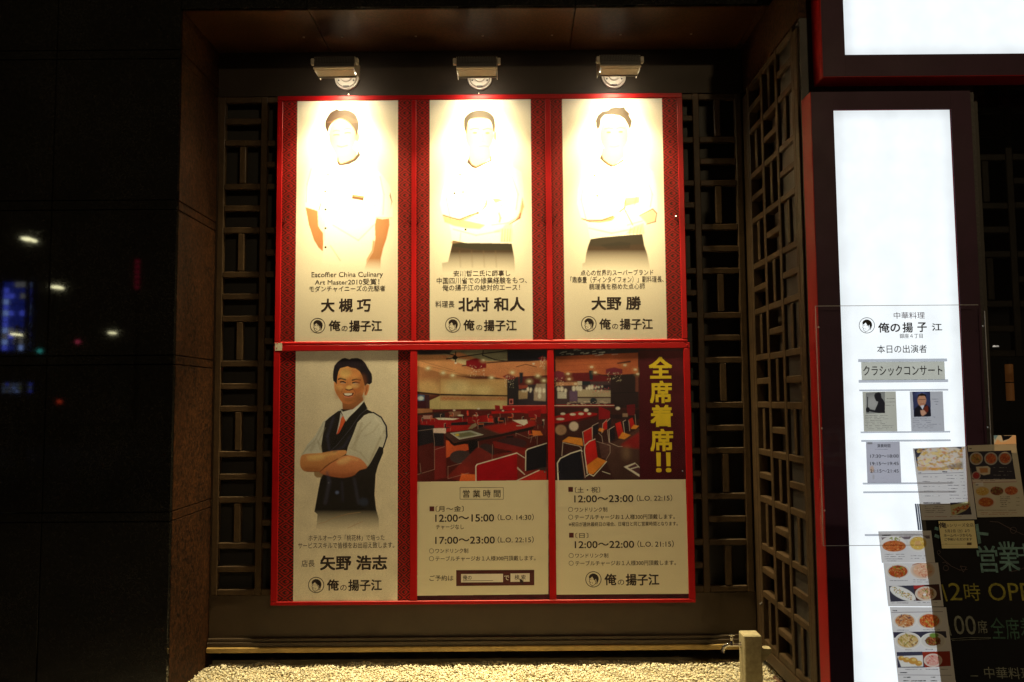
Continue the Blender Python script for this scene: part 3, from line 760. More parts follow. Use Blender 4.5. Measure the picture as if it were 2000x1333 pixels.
cv.poly(c2((430, 60), (465, 75), (466, 260), (440, 235), (445, 150)), (190, 118, 78), soft=1, alpha=.7)
cv.poly(c1((1000, 1262), (1060, 1275), (1128, 1268), (1132, 1333)) + c2((1122, 40), (1100, 140), (1068, 230), (1045, 330), (1040, 470), (870, 470), (905, 370), (965, 270), (990, 140), (985, 0)) + c1((984, 1333)), (174, 124, 86), soft=.6, alpha=(1, 0, 505, 528))
cv.poly(c2((1105, 0), (1122, 20), (1108, 110), (1070, 220), (1045, 320), (1040, 300), (1060, 200), (1090, 90)), (180, 112, 72), soft=1.2, alpha=.7)
cv.poly(c2((965, 150), (985, 160), (970, 260), (900, 380), (905, 340), (955, 250)), (206, 150, 110), soft=1)
cv.poly(c1((560, 560), (770, 560), (810, 600), (800, 660), (720, 720), (640, 730), (610, 680)), SKIN, soft=1)
cv.ell(540 + 662 / 5.128, 180 + 440 / 5.128, 27, 37, SKIN, soft=.8)
cv.ell(540 + 808 / 5.128, 180 + 450 / 5.128, 5, 10, SKIN_D, soft=.8)
cv.poly(c1((528, 438), (508, 400), (486, 350), (488, 295), (515, 240), (545, 200), (585, 180), (605, 170), (632, 182), (690, 178), (740, 190), (790, 225), (820, 290), (826, 345), (816, 400), (798, 440), (784, 385), (740, 325), (692, 285), (640, 268), (600, 280), (560, 312), (532, 355), (522, 400)), HAIR, sm=True, soft=.5)
for k in range(26):
    x = 500 + k * 12; cv.line(c1((x, 330 - abs(k - 13) * 2), (x + 30, 235 + abs(k - 13) * 5)), .6, (96, 62, 40), alpha=.4)
for x, y in ((600, 428), (712, 408)): cv.line(c1((x - 28, y + 4), (x, y), (x + 28, y + 2)), 1.6, (60, 36, 26)); cv.line(c1((x - 34, y - 34), (x, y - 44), (x + 34, y - 36)), 1.5, (90, 60, 44), alpha=.7)
cv.line(c1((660, 430), (650, 490), (675, 498)), 1.4, (190, 126, 88), soft=.4); cv.line(c1((610, 540), (650, 552), (710, 536)), 2.0, (150, 70, 58), soft=.3)
cv.poly(c1((606, 655), (602, 700), (618, 735), (650, 742), (730, 728), (800, 690), (845, 632), (822, 590), (808, 585), (812, 618), (772, 668), (702, 700), (642, 718), (624, 692), (618, 656)), (30, 18, 14), soft=.4)
cv.line(c1((632, 738), (600, 752), (566, 772)), 1.2, (110, 80, 66))
for x, y in c1((516, 828), (488, 996), (491, 1177)) + c2((491, 32), (491, 222)): cv.ell(x, y, 2.2, 2.2, (24, 14, 14), soft=.2)
cv.poly(c1((760, 1026), (878, 1046), (870, 1090), (752, 1070)), (84, 60, 38)); cv.line(c1((768, 1052), (862, 1068)), 1.2, (90, 60, 40)); cv.line(c1((772, 1040), (864, 1056)), .8, (200, 170, 130))
for P_, w_ in (([(608, 330), (600, 360), (598, 395)], 1.6), ([(612, 385), (625, 378)], 1.4), ([(640, 345), (632, 400), (634, 470)], .9), ([(742, 345), (750, 380), (748, 420)], 1.6), ([(700, 420), (735, 400)], 1.4), ([(650, 440), (700, 470), (730, 440)], 1.8), ([(660, 380), (690, 400)], 1.2), ([(690, 330), (720, 345)], 1.2), ([(645, 480), (665, 510)], 1.6), ([(735, 425), (765, 426)], 1.6)):
    cv.line(P_, w_, (96, 82, 66), alpha=.55, soft=.8)
po = hang(cv, 'chef_poster_print', 'portrait poster of a chef with bare forearms hanging down, upper left of the red frames')
k = Ink(PP)
k.text('Escoffier China Culinary', 608.5, 748, 531.5, 544.5); k.text('Art Master2010受賞！', 615, 741, 545, 557); k.text('モダンチャイニーズの先駆者', 604, 752.5, 558.5, 570, .004)
k.text('大 槻 巧', 627, 724, 583.5, 610, .032); k.logo(620.5, 636.5, 14.3); k.text('俺', 642, 665, 626, 647, .026); k.text('の', 667, 679, 637, 647); k.text('揚子江', 682, 746, 626, 648, .026)
k.build('printed_lettering', M['ink'], po)

# ---- chefs with folded arms
def folded(i, ed, px0, px1, c, c2, hair, label, rightward):
    cv, a0, a1 = chef_base(i, 1.959, 3.441, ed, px0, px1, 430)
    return cv
def folded_body(cv, c1, c2, dy=0):
    jacket_fade(cv, c1((600, 720), (480, 770), (380, 850), (330, 980), (300, 1120), (330, 1240), (400, 1333)) + c2((410, 60), (425, 165), (560, 178), (1020, 188), (1040, 180), (1020, 60), (1045, 0)) + c1((1100, 1290), (1145, 1180), (1140, 950), (1120, 800), (980, 720), (830, 660), (700, 750)), (244, 240, 230), 700, 800, soft=.4)
c1 = C(800, 180, 5.128); c2 = C(800, 440, 5.128)
cv, a0, a1 = chef_base(1, 1.959, 3.441, ed1, 839.5, 1038.5, 430)
folded_body(cv, c1, c2)
cv.poly(c1((330, 1232), (420, 1262), (500, 1278), (600, 1235), (690, 1205), (680, 1222), (600, 1262), (540, 1285), (620, 1300), (760, 1333)) + c2((700, 40), (560, 30), (450, 10), (350, -30)), (226, 170, 124), soft=1, alpha=.9)
cv.line(c1((335, 1234), (430, 1262), (500, 1278), (600, 1238), (690, 1208)), 2.2, (96, 54, 32), soft=.4)
cv.line(c1((500, 1278), (505, 1310)), 2, (190, 150, 120), soft=.6)
cv.poly(c1((770, 1062), (755, 1130), (715, 1195), (730, 1185), (768, 1150), (785, 1100)), (170, 112, 76), soft=.6, alpha=.85)
cv.poly(c1((825, 1070), (860, 1115), (935, 1085), (880, 1065)), (214, 176, 120), soft=.8)
cv.line(c1((895, 1215), (910, 1262), (900, 1300)), 3.5, (196, 160, 132), soft=1)
cv.poly(c1((1130, 1050), (1148, 1150), (1110, 1270), (980, 1333), (1060, 1290), (1100, 1210)), (206, 160, 124), soft=1)
cv.line(c1((1108, 1215), (1104, 1262), (1000, 1325)), 2, (96, 60, 40), soft=.4)
cv.poly(c2((840, 62), (930, 30), (960, -10), (1030, -20), (1030, 175), (910, 170), (915, 70), (850, 72)), (206, 182, 152), soft=1.2, alpha=.6)
for x in (930, 958, 985, 1010): cv.line(c2((x, 40), (x - 8, 165)), 1.6, (160, 120, 84), alpha=.6, soft=.4)
cv.poly(c2((432, 160), (440, 155), (560, 180), (800, 182), (1022, 186), (1035, 250), (1048, 330), (1060, 490), (330, 490), (325, 380), (385, 370), (410, 260)), (52, 44, 34), (74, 54, 40), g=(474, 512), alpha=(1, 0, 492, 534), soft=.5)
cv.poly(c2((432, 160), (560, 180), (800, 182), (1022, 186), (1030, 250), (700, 252), (440, 215)), (44, 44, 34), soft=.6, alpha=.8)
cv.poly(c2((410, 182), (430, 155), (470, 165), (540, 172), (440, 185)), (150, 120, 90), soft=.7, alpha=.7)
for x in (500, 620, 740, 860): cv.line(c2((x, 260), (x + 10, 420)), 3, (110, 92, 72), alpha=.25, soft=1)
cv.poly(c1((590, 560), (810, 560), (822, 660), (700, 750), (640, 760), (585, 690)), SKIN, soft=1)
cv.ell(800 + 700 / 5.128, 180 + 430 / 5.128, 28, 37, SKIN, soft=.8); cv.ell(800 + 857 / 5.128, 180 + 440 / 5.128, 3.4, 10, SKIN_D, soft=.8)
cv.poly(c1((570, 420), (548, 375), (540, 320), (548, 262), (590, 215), (650, 188), (720, 182), (790, 200), (840, 245), (858, 310), (856, 385), (838, 400), (826, 340), (800, 285), (740, 262), (660, 262), (600, 285), (580, 345)), (30, 22, 15), sm=True, soft=.5)
for x, y in ((655, 410), (780, 412)): cv.ell(800 + x / 5.128, 180 + y / 5.128, 4.2, 1.6, (50, 34, 26), soft=.3); cv.line(c1((x - 45, y - 34), (x, y - 46), (x + 42, y - 38)), 1.8, (80, 54, 38), alpha=.8)
cv.line(c1((725, 420), (738, 480), (720, 496), (750, 500)), 1.6, (190, 140, 84), soft=.5); cv.line(c1((700, 548), (745, 540), (790, 548)), 2.0, (170, 96, 76), soft=.4)
cv.poly(c1((720, 640), (790, 600), (800, 660), (735, 700)), (206, 158, 96), soft=1.2)
cv.poly(c1((597, 648), (570, 705), (625, 760), (665, 770), (745, 730), (828, 690), (820, 640), (808, 650), (805, 680), (740, 712), (665, 745), (625, 725), (606, 690)), (30, 18, 16), soft=.5)
cv.line(c1((655, 765), (570, 785), (515, 805)), 1.2, (120, 90, 76))
for x, y in c1((505, 827), (535, 1003), (450, 1015), (684, 1212)) + c2((560, 45),): cv.ell(x, y, 2.2, 2.2, (24, 14, 14), soft=.2)
for P_, w_ in (([(878, 350), (872, 390), (880, 430)], 1.6), ([(905, 345), (912, 395), (905, 420)], 1.2), ([(960, 350), (985, 380), (975, 415)], 1.6), ([(1000, 345), (1012, 380), (1008, 410)], 1.8), ([(885, 448), (930, 460), (975, 452)], 1.8), ([(890, 430), (930, 428), (962, 415)], 1.6), ([(940, 395), (965, 405), (990, 400)], 1.4), ([(900, 455), (898, 472)], 1.2), ([(960, 440), (992, 436), (1015, 424)], 1.8), ([(925, 372), (950, 380)], 1.1)):
    cv.line(P_, w_, (96, 82, 66), alpha=.6, soft=.8)
po = hang(cv, 'chef_poster_print', 'portrait poster of the first chef with folded arms, middle of the upper row')
k = Ink(PP)
k.text('安川哲二氏に師事し', 886, 996.5, 528.5, 540); k.text('中国四川省での修業経験をもつ、', 853, 1029, 542, 554.5, .003); k.text('俺の揚子江の絶対的エース！', 864, 1015.5, 556, 568, .004)
k.text('料理長', 850.5, 887.5, 588, 601, .004); k.text('北村 和人', 895, 1025, 581, 608.5, .032); k.logo(884.5, 635, 14.3); k.text('俺', 905, 927, 624.5, 646, .026); k.text('の', 930, 942, 635, 645); k.text('揚子江', 945, 1009, 625, 647, .026)
k.build('printed_lettering', M['ink'], po)

c1 = C(1070, 180, 5.128); c2 = C(1070, 440, 5.128)
cv, a0, a1 = chef_base(2, 1.959, 3.441, ed1, 1100.5, 1298, 430)
jacket_fade(cv, c1((560, 720), (450, 770), (340, 850), (300, 980), (290, 1120), (330, 1250), (400, 1333)) + c2((405, 60), (425, 140), (540, 122), (945, 95), (970, 0)) + c1((1060, 1320), (1100, 1200), (1090, 950), (1060, 800), (920, 700), (780, 650), (660, 750)), (244, 240, 230), 700, 800, soft=.4)
cv.poly(c1((335, 1268), (400, 1282), (520, 1290), (655, 1242), (670, 1260), (640, 1290), (520, 1310), (400, 1300)), (216, 160, 112), soft=.8)
cv.line(c1((340, 1270), (420, 1295), (540, 1284), (655, 1244)), 2, (96, 56, 32), soft=.4)
cv.poly(c1((770, 1060), (920, 1050), (915, 1110), (800, 1140), (778, 1150)), (226, 196, 130), soft=1)
cv.line(c1((775, 1090), (770, 1160), (720, 1200)), 2.4, (84, 54, 32), soft=.4); cv.line(c1((768, 1175), (850, 1333)), 2, (170, 130, 100), soft=.6)
cv.poly(c1((1050, 1170), (1085, 1200), (1080, 1300), (1000, 1325), (920, 1245)), (226, 190, 160), soft=1.2)
cv.line(c1((920, 1240), (1050, 1172), (1090, 1215), (1078, 1300), (990, 1325)), 1.8, (110, 68, 44), soft=.4)
cv.poly(c2((780, 85), (860, 15), (960, -20), (968, 90)), (206, 182, 152), soft=1, alpha=.7)
for x in (830, 870, 905, 935): cv.line(c2((x, 20), (x - 14, 92)), 1.6, (160, 120, 84), alpha=.6, soft=.4)
cv.poly(c2((428, 142), (545, 124), (800, 102), (946, 92), (965, 200), (995, 290), (1030, 470), (345, 470), (345, 385), (372, 375), (385, 280), (402, 212)), (52, 44, 36), (76, 56, 42), g=(462, 505), alpha=(1, 0, 488, 529), soft=.5)
cv.poly(c2((428, 142), (545, 124), (800, 102), (946, 92), (962, 190), (740, 205), (500, 215), (410, 205)), (50, 46, 38), soft=.6, alpha=.7)
cv.poly(c2((520, 200), (720, 165), (830, 180), (820, 235), (600, 240)), (34, 32, 26), soft=1, alpha=.5)
cv.poly(c1((540, 560), (760, 560), (770, 650), (660, 745), (600, 745), (530, 660)), SKIN, soft=1)
cv.ell(1070 + 665 / 5.128, 180 + 430 / 5.128, 28, 37, SKIN, soft=.8)
cv.poly(c1((525, 345), (500, 385), (482, 345), (478, 285), (500, 235), (545, 195), (600, 185), (630, 160), (680, 150), (720, 155), (770, 150), (778, 175), (820, 215), (815, 235), (845, 290), (835, 345), (822, 388), (800, 330), (765, 270), (715, 240), (640, 228), (570, 232), (535, 270)), (36, 26, 18), soft=.4)
for x, y in ((610, 405), (730, 400)): cv.ell(1070 + x / 5.128, 180 + y / 5.128, 4.2, 1.6, (60, 42, 34), soft=.3); cv.line(c1((x - 42, y - 34), (x, y - 44), (x + 42, y - 36)), 1.6, (96, 66, 48), alpha=.7)
cv.line(c1((665, 410), (655, 480), (685, 495)), 1.6, (200, 146, 100), soft=.5); cv.line(c1((625, 545), (665, 552), (710, 540)), 2.0, (170, 96, 76), soft=.4)
cv.poly(c1((540, 620), (515, 665), (560, 710), (630, 752), (665, 750), (720, 720), (775, 680), (755, 670), (700, 712), (655, 735), (610, 715), (560, 675)), (38, 26, 20), soft=.6)
cv.line(c1((655, 745), (560, 775), (470, 800)), 1.2, (126, 92, 80))
for x, y in c1((468, 835), (495, 1041)): cv.ell(x, y, 2.2, 2.0, (24, 14, 14), soft=.2)
for P_, w_ in (([(1142, 350), (1135, 390), (1145, 430)], 1.6), ([(1168, 345), (1172, 395), (1165, 420)], 1.2), ([(1222, 350), (1245, 380), (1238, 405)], 1.6), ([(1262, 345), (1274, 380), (1270, 405)], 1.8), ([(1150, 446), (1195, 456), (1235, 448)], 1.8), ([(1150, 430), (1190, 430), (1225, 412)], 1.6), ([(1205, 392), (1232, 402), (1255, 398)], 1.4), ([(1225, 440), (1255, 432)], 1.8), ([(1190, 372), (1212, 380)], 1.1)):
    cv.line(P_, w_, (96, 82, 66), alpha=.6, soft=.8)
po = hang(cv, 'chef_poster_print', 'portrait poster of the spiky-haired chef with folded arms, right end of the upper row')
k = Ink(PP)
k.text('点心の世界的スーパーブランド', 1134, 1276, 527, 538.5, .003); k.text('「鼎泰豊（ディンタイフォン）」副料理長、', 1114, 1296, 540, 552.5, .003); k.text('調理長を務めた点心師', 1151, 1259.5, 554, 565.5, .003)
k.text('大野 勝', 1155, 1252, 579.5, 606, .032); k.logo(1150, 633, 14.3); k.text('俺', 1170.5, 1193, 622.5, 644, .026); k.text('の', 1195.5, 1207.5, 633, 643); k.text('揚子江', 1210.5, 1275, 622.5, 644, .026)
k.build('printed_lettering', M['ink'], po)

# ---- waiter in a waistcoat (lower row)
LOW = (.40, .30, .15)                      # how the dim corner renders white paper: used only to turn the colours seen into ink colours
h1 = C(530, 670, 4.938); h2 = C(530, 930, 4.938); hz = C(640, 670, 10.253)
cv, a0, a1 = chef_base(0, .430, 1.9035, ed2, 575, 777, 930, k=3.6)
cv.light = np.array(LOW)
cv.poly(h1((490, 1100), (480, 1333)) + h2((480, 0), (455, 120), (415, 345), (445, 370), (440, 440), (425, 540), (1040, 540), (1035, 410), (1010, 320), (995, 180), (1005, 0)) + h1((1005, 1240), (1080, 1020), (1115, 900), (1115, 800), (1060, 710), (1000, 680), (920, 640)), (25, 19, 12), (20, 14, 8), alpha=(1, 0, 996, 1036), soft=.4)
for P_ in (h2((455, 460), (520, 445), (600, 405), (740, 365), (860, 350)), h2((735, 505), (800, 475), (880, 440))): cv.line(P_, .9, (120, 84, 44), alpha=.8, soft=.3)
cv.ell(*h2((635, 160))[0], 3.5, 3.2, (70, 74, 84), soft=1.2, alpha=.7); cv.ell(*h2((553, 66))[0], 1.5, 1.5, (90, 84, 70), soft=.6)
cv.ell(*h2((890, 250))[0], 9, 8, (32, 34, 36), soft=2, alpha=.7)
# shirt
cv.poly(h1((668, 640), (600, 690), (545, 720), (500, 760), (420, 900), (340, 990), (285, 1100), (420, 1075), (490, 1060), (510, 900), (550, 760)), (140, 126, 92), soft=.4)
cv.poly(h1((668, 640), (560, 720), (505, 770), (520, 760), (500, 870), (480, 1000), (492, 1060), (700, 1030), (730, 900), (860, 620)), (25, 19, 12), soft=.4)
cv.poly(h1((640, 660), (672, 640), (690, 700), (720, 760), (760, 700), (895, 565), (860, 590), (700, 690), (680, 650)), (142, 128, 96), soft=.4)
cv.poly(h1((672, 660), (695, 705), (712, 752), (745, 720), (830, 640), (900, 575), (890, 560), (780, 640), (690, 665)), (150, 136, 104), soft=.3)
cv.poly(h1((668, 672), (656, 750), (628, 880), (668, 830), (690, 705)), (132, 120, 92), soft=.3)
cv.poly(h1((690, 702), (672, 730), (660, 790), (628, 885), (655, 870), (700, 780), (714, 750)), (172, 66, 24), (140, 44, 18), soft=.3)
cv.poly(h1((895, 565), (925, 630), (800, 820), (640, 985), (560, 1060), (500, 1060), (560, 1000), (640, 890), (730, 750)), (21, 16, 10), soft=.4)
cv.line(h1((930, 630), (850, 700), (760, 830), (630, 990), (560, 1050)), 1.0, (54, 48, 44), alpha=.8, soft=.3)
cv.poly(h1((495, 1050), (730, 1030), (730, 1080), (500, 1100)), (24, 18, 12), soft=.3)
# right sleeve (viewer's right)
cv.poly(h1((895, 700), (940, 680), (1010, 680), (1060, 720), (1100, 800), (1105, 900), (1085, 1000), (1000, 1100), (925, 1200), (860, 1120), (720, 1080), (740, 1000), (790, 880), (830, 770)), (150, 135, 98), (136, 120, 84), soft=.4, sm=False)
for P_, w in ((h1((1090, 850), (1050, 920), (980, 1080), (935, 1190)), 3), (h1((960, 760), (870, 850), (780, 1010)), 2.2), (h1((1040, 780), (980, 860), (900, 900)), 1.6), (h1((750, 1010), (860, 1060), (930, 1150)), 1.8)):
    cv.line(P_, w, (104, 88, 56), alpha=.45, soft=1)
cv.line(h1((985, 672), (1060, 720), (1110, 810), (1116, 900), (1080, 1010)), 2.6, (24, 20, 22))
cv.poly(h1((1080, 1010), (1040, 1000), (940, 1190), (870, 1210), (760, 1290), (1000, 1290), (1030, 1180), (1080, 1060)), (24, 18, 12), soft=.3)
for P_ in (h1((500, 780), (430, 930), (350, 1010), (295, 1080)), h1((520, 820), (450, 960), (470, 1030)), h1((440, 940), (480, 1000), (485, 1050))): cv.line(P_, 2, (104, 90, 60), alpha=.5, soft=.8)
# forearms
cv.poly(h1((285, 1100), (330, 1072), (480, 1062), (600, 1040), (700, 1036), (725, 1045), (720, 1070), (640, 1120), (520, 1190), (470, 1240), (350, 1245), (300, 1225), (278, 1180)), (154, 98, 46), (118, 66, 28), soft=.5, sm=True)
cv.poly(h1((410, 1240), (470, 1245), (500, 1270), (480, 1300), (440, 1300), (415, 1280)), (104, 76, 40), soft=.6)
cv.poly(h1((520, 1200), (640, 1120), (740, 1085), (860, 1120), (925, 1200), (850, 1230), (780, 1285), (660, 1300), (500, 1270), (465, 1240)), (158, 92, 46), (112, 56, 24), soft=.5, sm=True)
cv.line(h1((640, 1120), (560, 1165), (490, 1225), (465, 1245)), 1.6, (84, 40, 14), soft=.5)
cv.ell(*h1((700, 1140))[0], 14, 6, (200, 124, 66), rot=-.3, soft=2.5, alpha=.5); cv.ell(*h1((430, 1110))[0], 18, 5, (194, 126, 62), rot=-.1, soft=2.5, alpha=.55)
cv.line(h1((340, 1240), (460, 1243)), 1.2, (90, 46, 16), soft=.4)
# head
cv.poly(hz((290, 1170), (300, 1333), (380, 1333), (500, 1333), (620, 1240), (715, 1150), (700, 1080)), (124, 70, 30), (96, 52, 22), soft=.6)
cv.poly(hz((215, 560), (250, 500), (400, 470), (560, 500), (680, 600), (735, 780), (730, 950), (690, 1070), (600, 1150), (470, 1220), (370, 1225), (280, 1180), (200, 1060), (150, 960), (140, 800), (160, 640)), (158, 96, 42), (132, 72, 30), soft=.4, sm=True)
cv.ell(*hz((350, 600))[0], 12, 9, (196, 130, 62), soft=3, alpha=.6); cv.ell(*hz((600, 900))[0], 8, 12, (120, 56, 20), soft=3, alpha=.6)
cv.ell(*hz((640, 1080))[0], 9, 8, (96, 54, 24), soft=3, alpha=.6); cv.ell(*hz((560, 850))[0], 9, 5, (196, 128, 66), soft=2, alpha=.5); cv.ell(*hz((230, 900))[0], 6, 6, (190, 118, 56), soft=2, alpha=.5)
cv.poly(hz((745, 860), (790, 830), (835, 850), (820, 950), (780, 1050), (735, 1055), (730, 960)), (140, 78, 34), soft=.5); cv.line(hz((790, 880), (775, 960), (750, 1030)), 1, (84, 36, 14), soft=.4)
cv.poly(hz((128, 770), (150, 800), (160, 960), (140, 960), (128, 860)), (150, 92, 40), soft=.5)
cv.poly(hz((105, 700), (108, 590), (135, 460), (200, 380), (290, 315), (345, 302), (400, 318), (440, 330), (480, 310), (600, 305), (680, 335), (750, 400), (810, 510), (880, 620), (892, 700), (885, 800), (840, 835), (790, 820), (745, 870), (722, 780), (690, 660), (640, 570), (560, 515), (470, 500), (400, 470), (330, 490), (250, 510), (215, 580), (195, 680), (180, 830), (150, 790), (112, 760)), (20, 13, 12), soft=.4, sm=False)
for k_ in range(22): cv.line(hz((150 + k_ * 32, 600 - abs(k_ - 10) * 8 if k_ > 18 else 470), (170 + k_ * 30, 350 + abs(k_ - 9) * 6)), .7, (52, 34, 34), alpha=.35, soft=.3)
cv.line(hz((215, 730), (260, 712), (355, 740)), 2.8, (34, 17, 9), soft=.2); cv.line(hz((495, 748), (570, 728), (655, 745)), 2.8, (32, 16, 9), soft=.2)
cv.line(hz((255, 785), (310, 778), (352, 797)), 2.6, (20, 10, 8)); cv.line(hz((500, 802), (560, 786), (630, 802)), 2.6, (20, 10, 8))
cv.line(hz((265, 805), (310, 806), (345, 808)), 1.0, (140, 110, 84), soft=.2); cv.line(hz((512, 815), (560, 812), (610, 815)), 1.0, (140, 110, 84), soft=.2)
cv.line(hz((400, 760), (385, 860), (360, 910)), 2.2, (140, 80, 34), soft=.8); cv.ell(*hz((425, 900))[0], 6, 4.5, (186, 118, 56), soft=1.2); cv.line(hz((362, 930), (400, 945), (440, 948), (500, 925)), 2.2, (70, 32, 14), soft=.3)
cv.line(hz((300, 920), (280, 980), (290, 1040)), 1.2, (120, 64, 28), soft=.6); cv.line(hz((520, 930), (560, 1000), (545, 1060)), 1.4, (110, 54, 24), soft=.6)
cv.poly(hz((298, 1015), (350, 1008), (490, 1008), (530, 1000), (500, 1055), (420, 1080), (340, 1065)), (60, 20, 12), soft=.2)
cv.poly(hz((325, 1014), (380, 1010), (490, 1012), (480, 1042), (410, 1058), (345, 1048)), (206, 180, 132), soft=.2)
for x_ in (360, 392, 425, 458): cv.line(hz((x_, 1012), (x_, 1048)), .5, (150, 116, 80), alpha=.7)
cv.line(hz((340, 1078), (420, 1095), (490, 1078)), 2.0, (160, 84, 52), soft=.4); cv.line(hz((350, 1150), (420, 1165), (480, 1150)), 1.0, (110, 64, 28), soft=.6)
for x_, y_, rx_, ry_, c_, a_ in ((690, 780, 9, 16, (96, 48, 18), .45), (520, 1130, 20, 6, (92, 50, 22), .5), (200, 1000, 5, 12, (120, 66, 26), .5), (450, 560, 18, 5, (100, 56, 24), .35), (330, 680, 8, 4, (190, 122, 60), .5), (560, 690, 8, 3, (184, 112, 52), .4), (300, 880, 6, 5, (184, 108, 54), .4), (620, 780, 7, 9, (128, 66, 26), .4)):
    cv.ell(*hz((x_, y_))[0], rx_ , ry_, c_, soft=3, alpha=a_)
for P_, w_, c_, a_ in ((h1((600, 720), (540, 900), (560, 1040)), 5, (40, 36, 38), .6), (h1((760, 900), (700, 1000), (600, 1050)), 4, (38, 34, 36), .6), (h1((560, 1340), (540, 1250)), 6, (44, 40, 44), .5), (h2((560, 60), (520, 260)), 7, (40, 36, 36), .6), (h2((800, 30), (840, 260)), 6, (38, 34, 34), .6), (h2((680, 60), (690, 240)), 4, (36, 33, 36), .5),
    (h1((870, 780), (830, 900), (800, 1030)), 5, (122, 106, 72), .5), (h1((1000, 720), (1060, 800), (1070, 900)), 5, (160, 146, 108), .5), (h1((420, 960), (380, 1040)), 5, (112, 98, 66), .5), (h1((350, 1100), (480, 1090), (620, 1066)), 4, (196, 126, 62), .5), (h1((330, 1215), (450, 1215)), 5, (110, 58, 22), .5), (h1((560, 1270), (700, 1285), (800, 1260)), 6, (104, 50, 20), .5), (h1((640, 1150), (740, 1110), (830, 1130)), 4, (198, 122, 62), .5)):
    cv.line(P_, w_, c_, alpha=a_, soft=1.6)
lt = cv.light; cv.light = None
cv.photo(0, .035, .05); cv.light = lt
po = hang(cv, 'waiter_poster_print', 'portrait poster of a smiling man in a black waistcoat and orange tie, lower left')
k = Ink(PP)
k.text('ホテルオークラ「桃花林」で培った', 602.5, 751, 1045, 1056.5, .003); k.text('サービススキルで皆様をお出迎え致します。', 582, 770, 1059.5, 1071.5, .003)
k.text('店長', 589, 614.5, 1094, 1107.5, .004); k.text('矢野 浩志', 625, 756, 1085, 1114, .032); k.logo(617.5, 1143, 15); k.text('俺', 638.5, 662, 1132, 1154, .026); k.text('の', 664.5, 677, 1143, 1154); k.text('揚子江', 680, 746, 1132, 1154.5, .026)
k.build('printed_lettering', M['ink'], po)

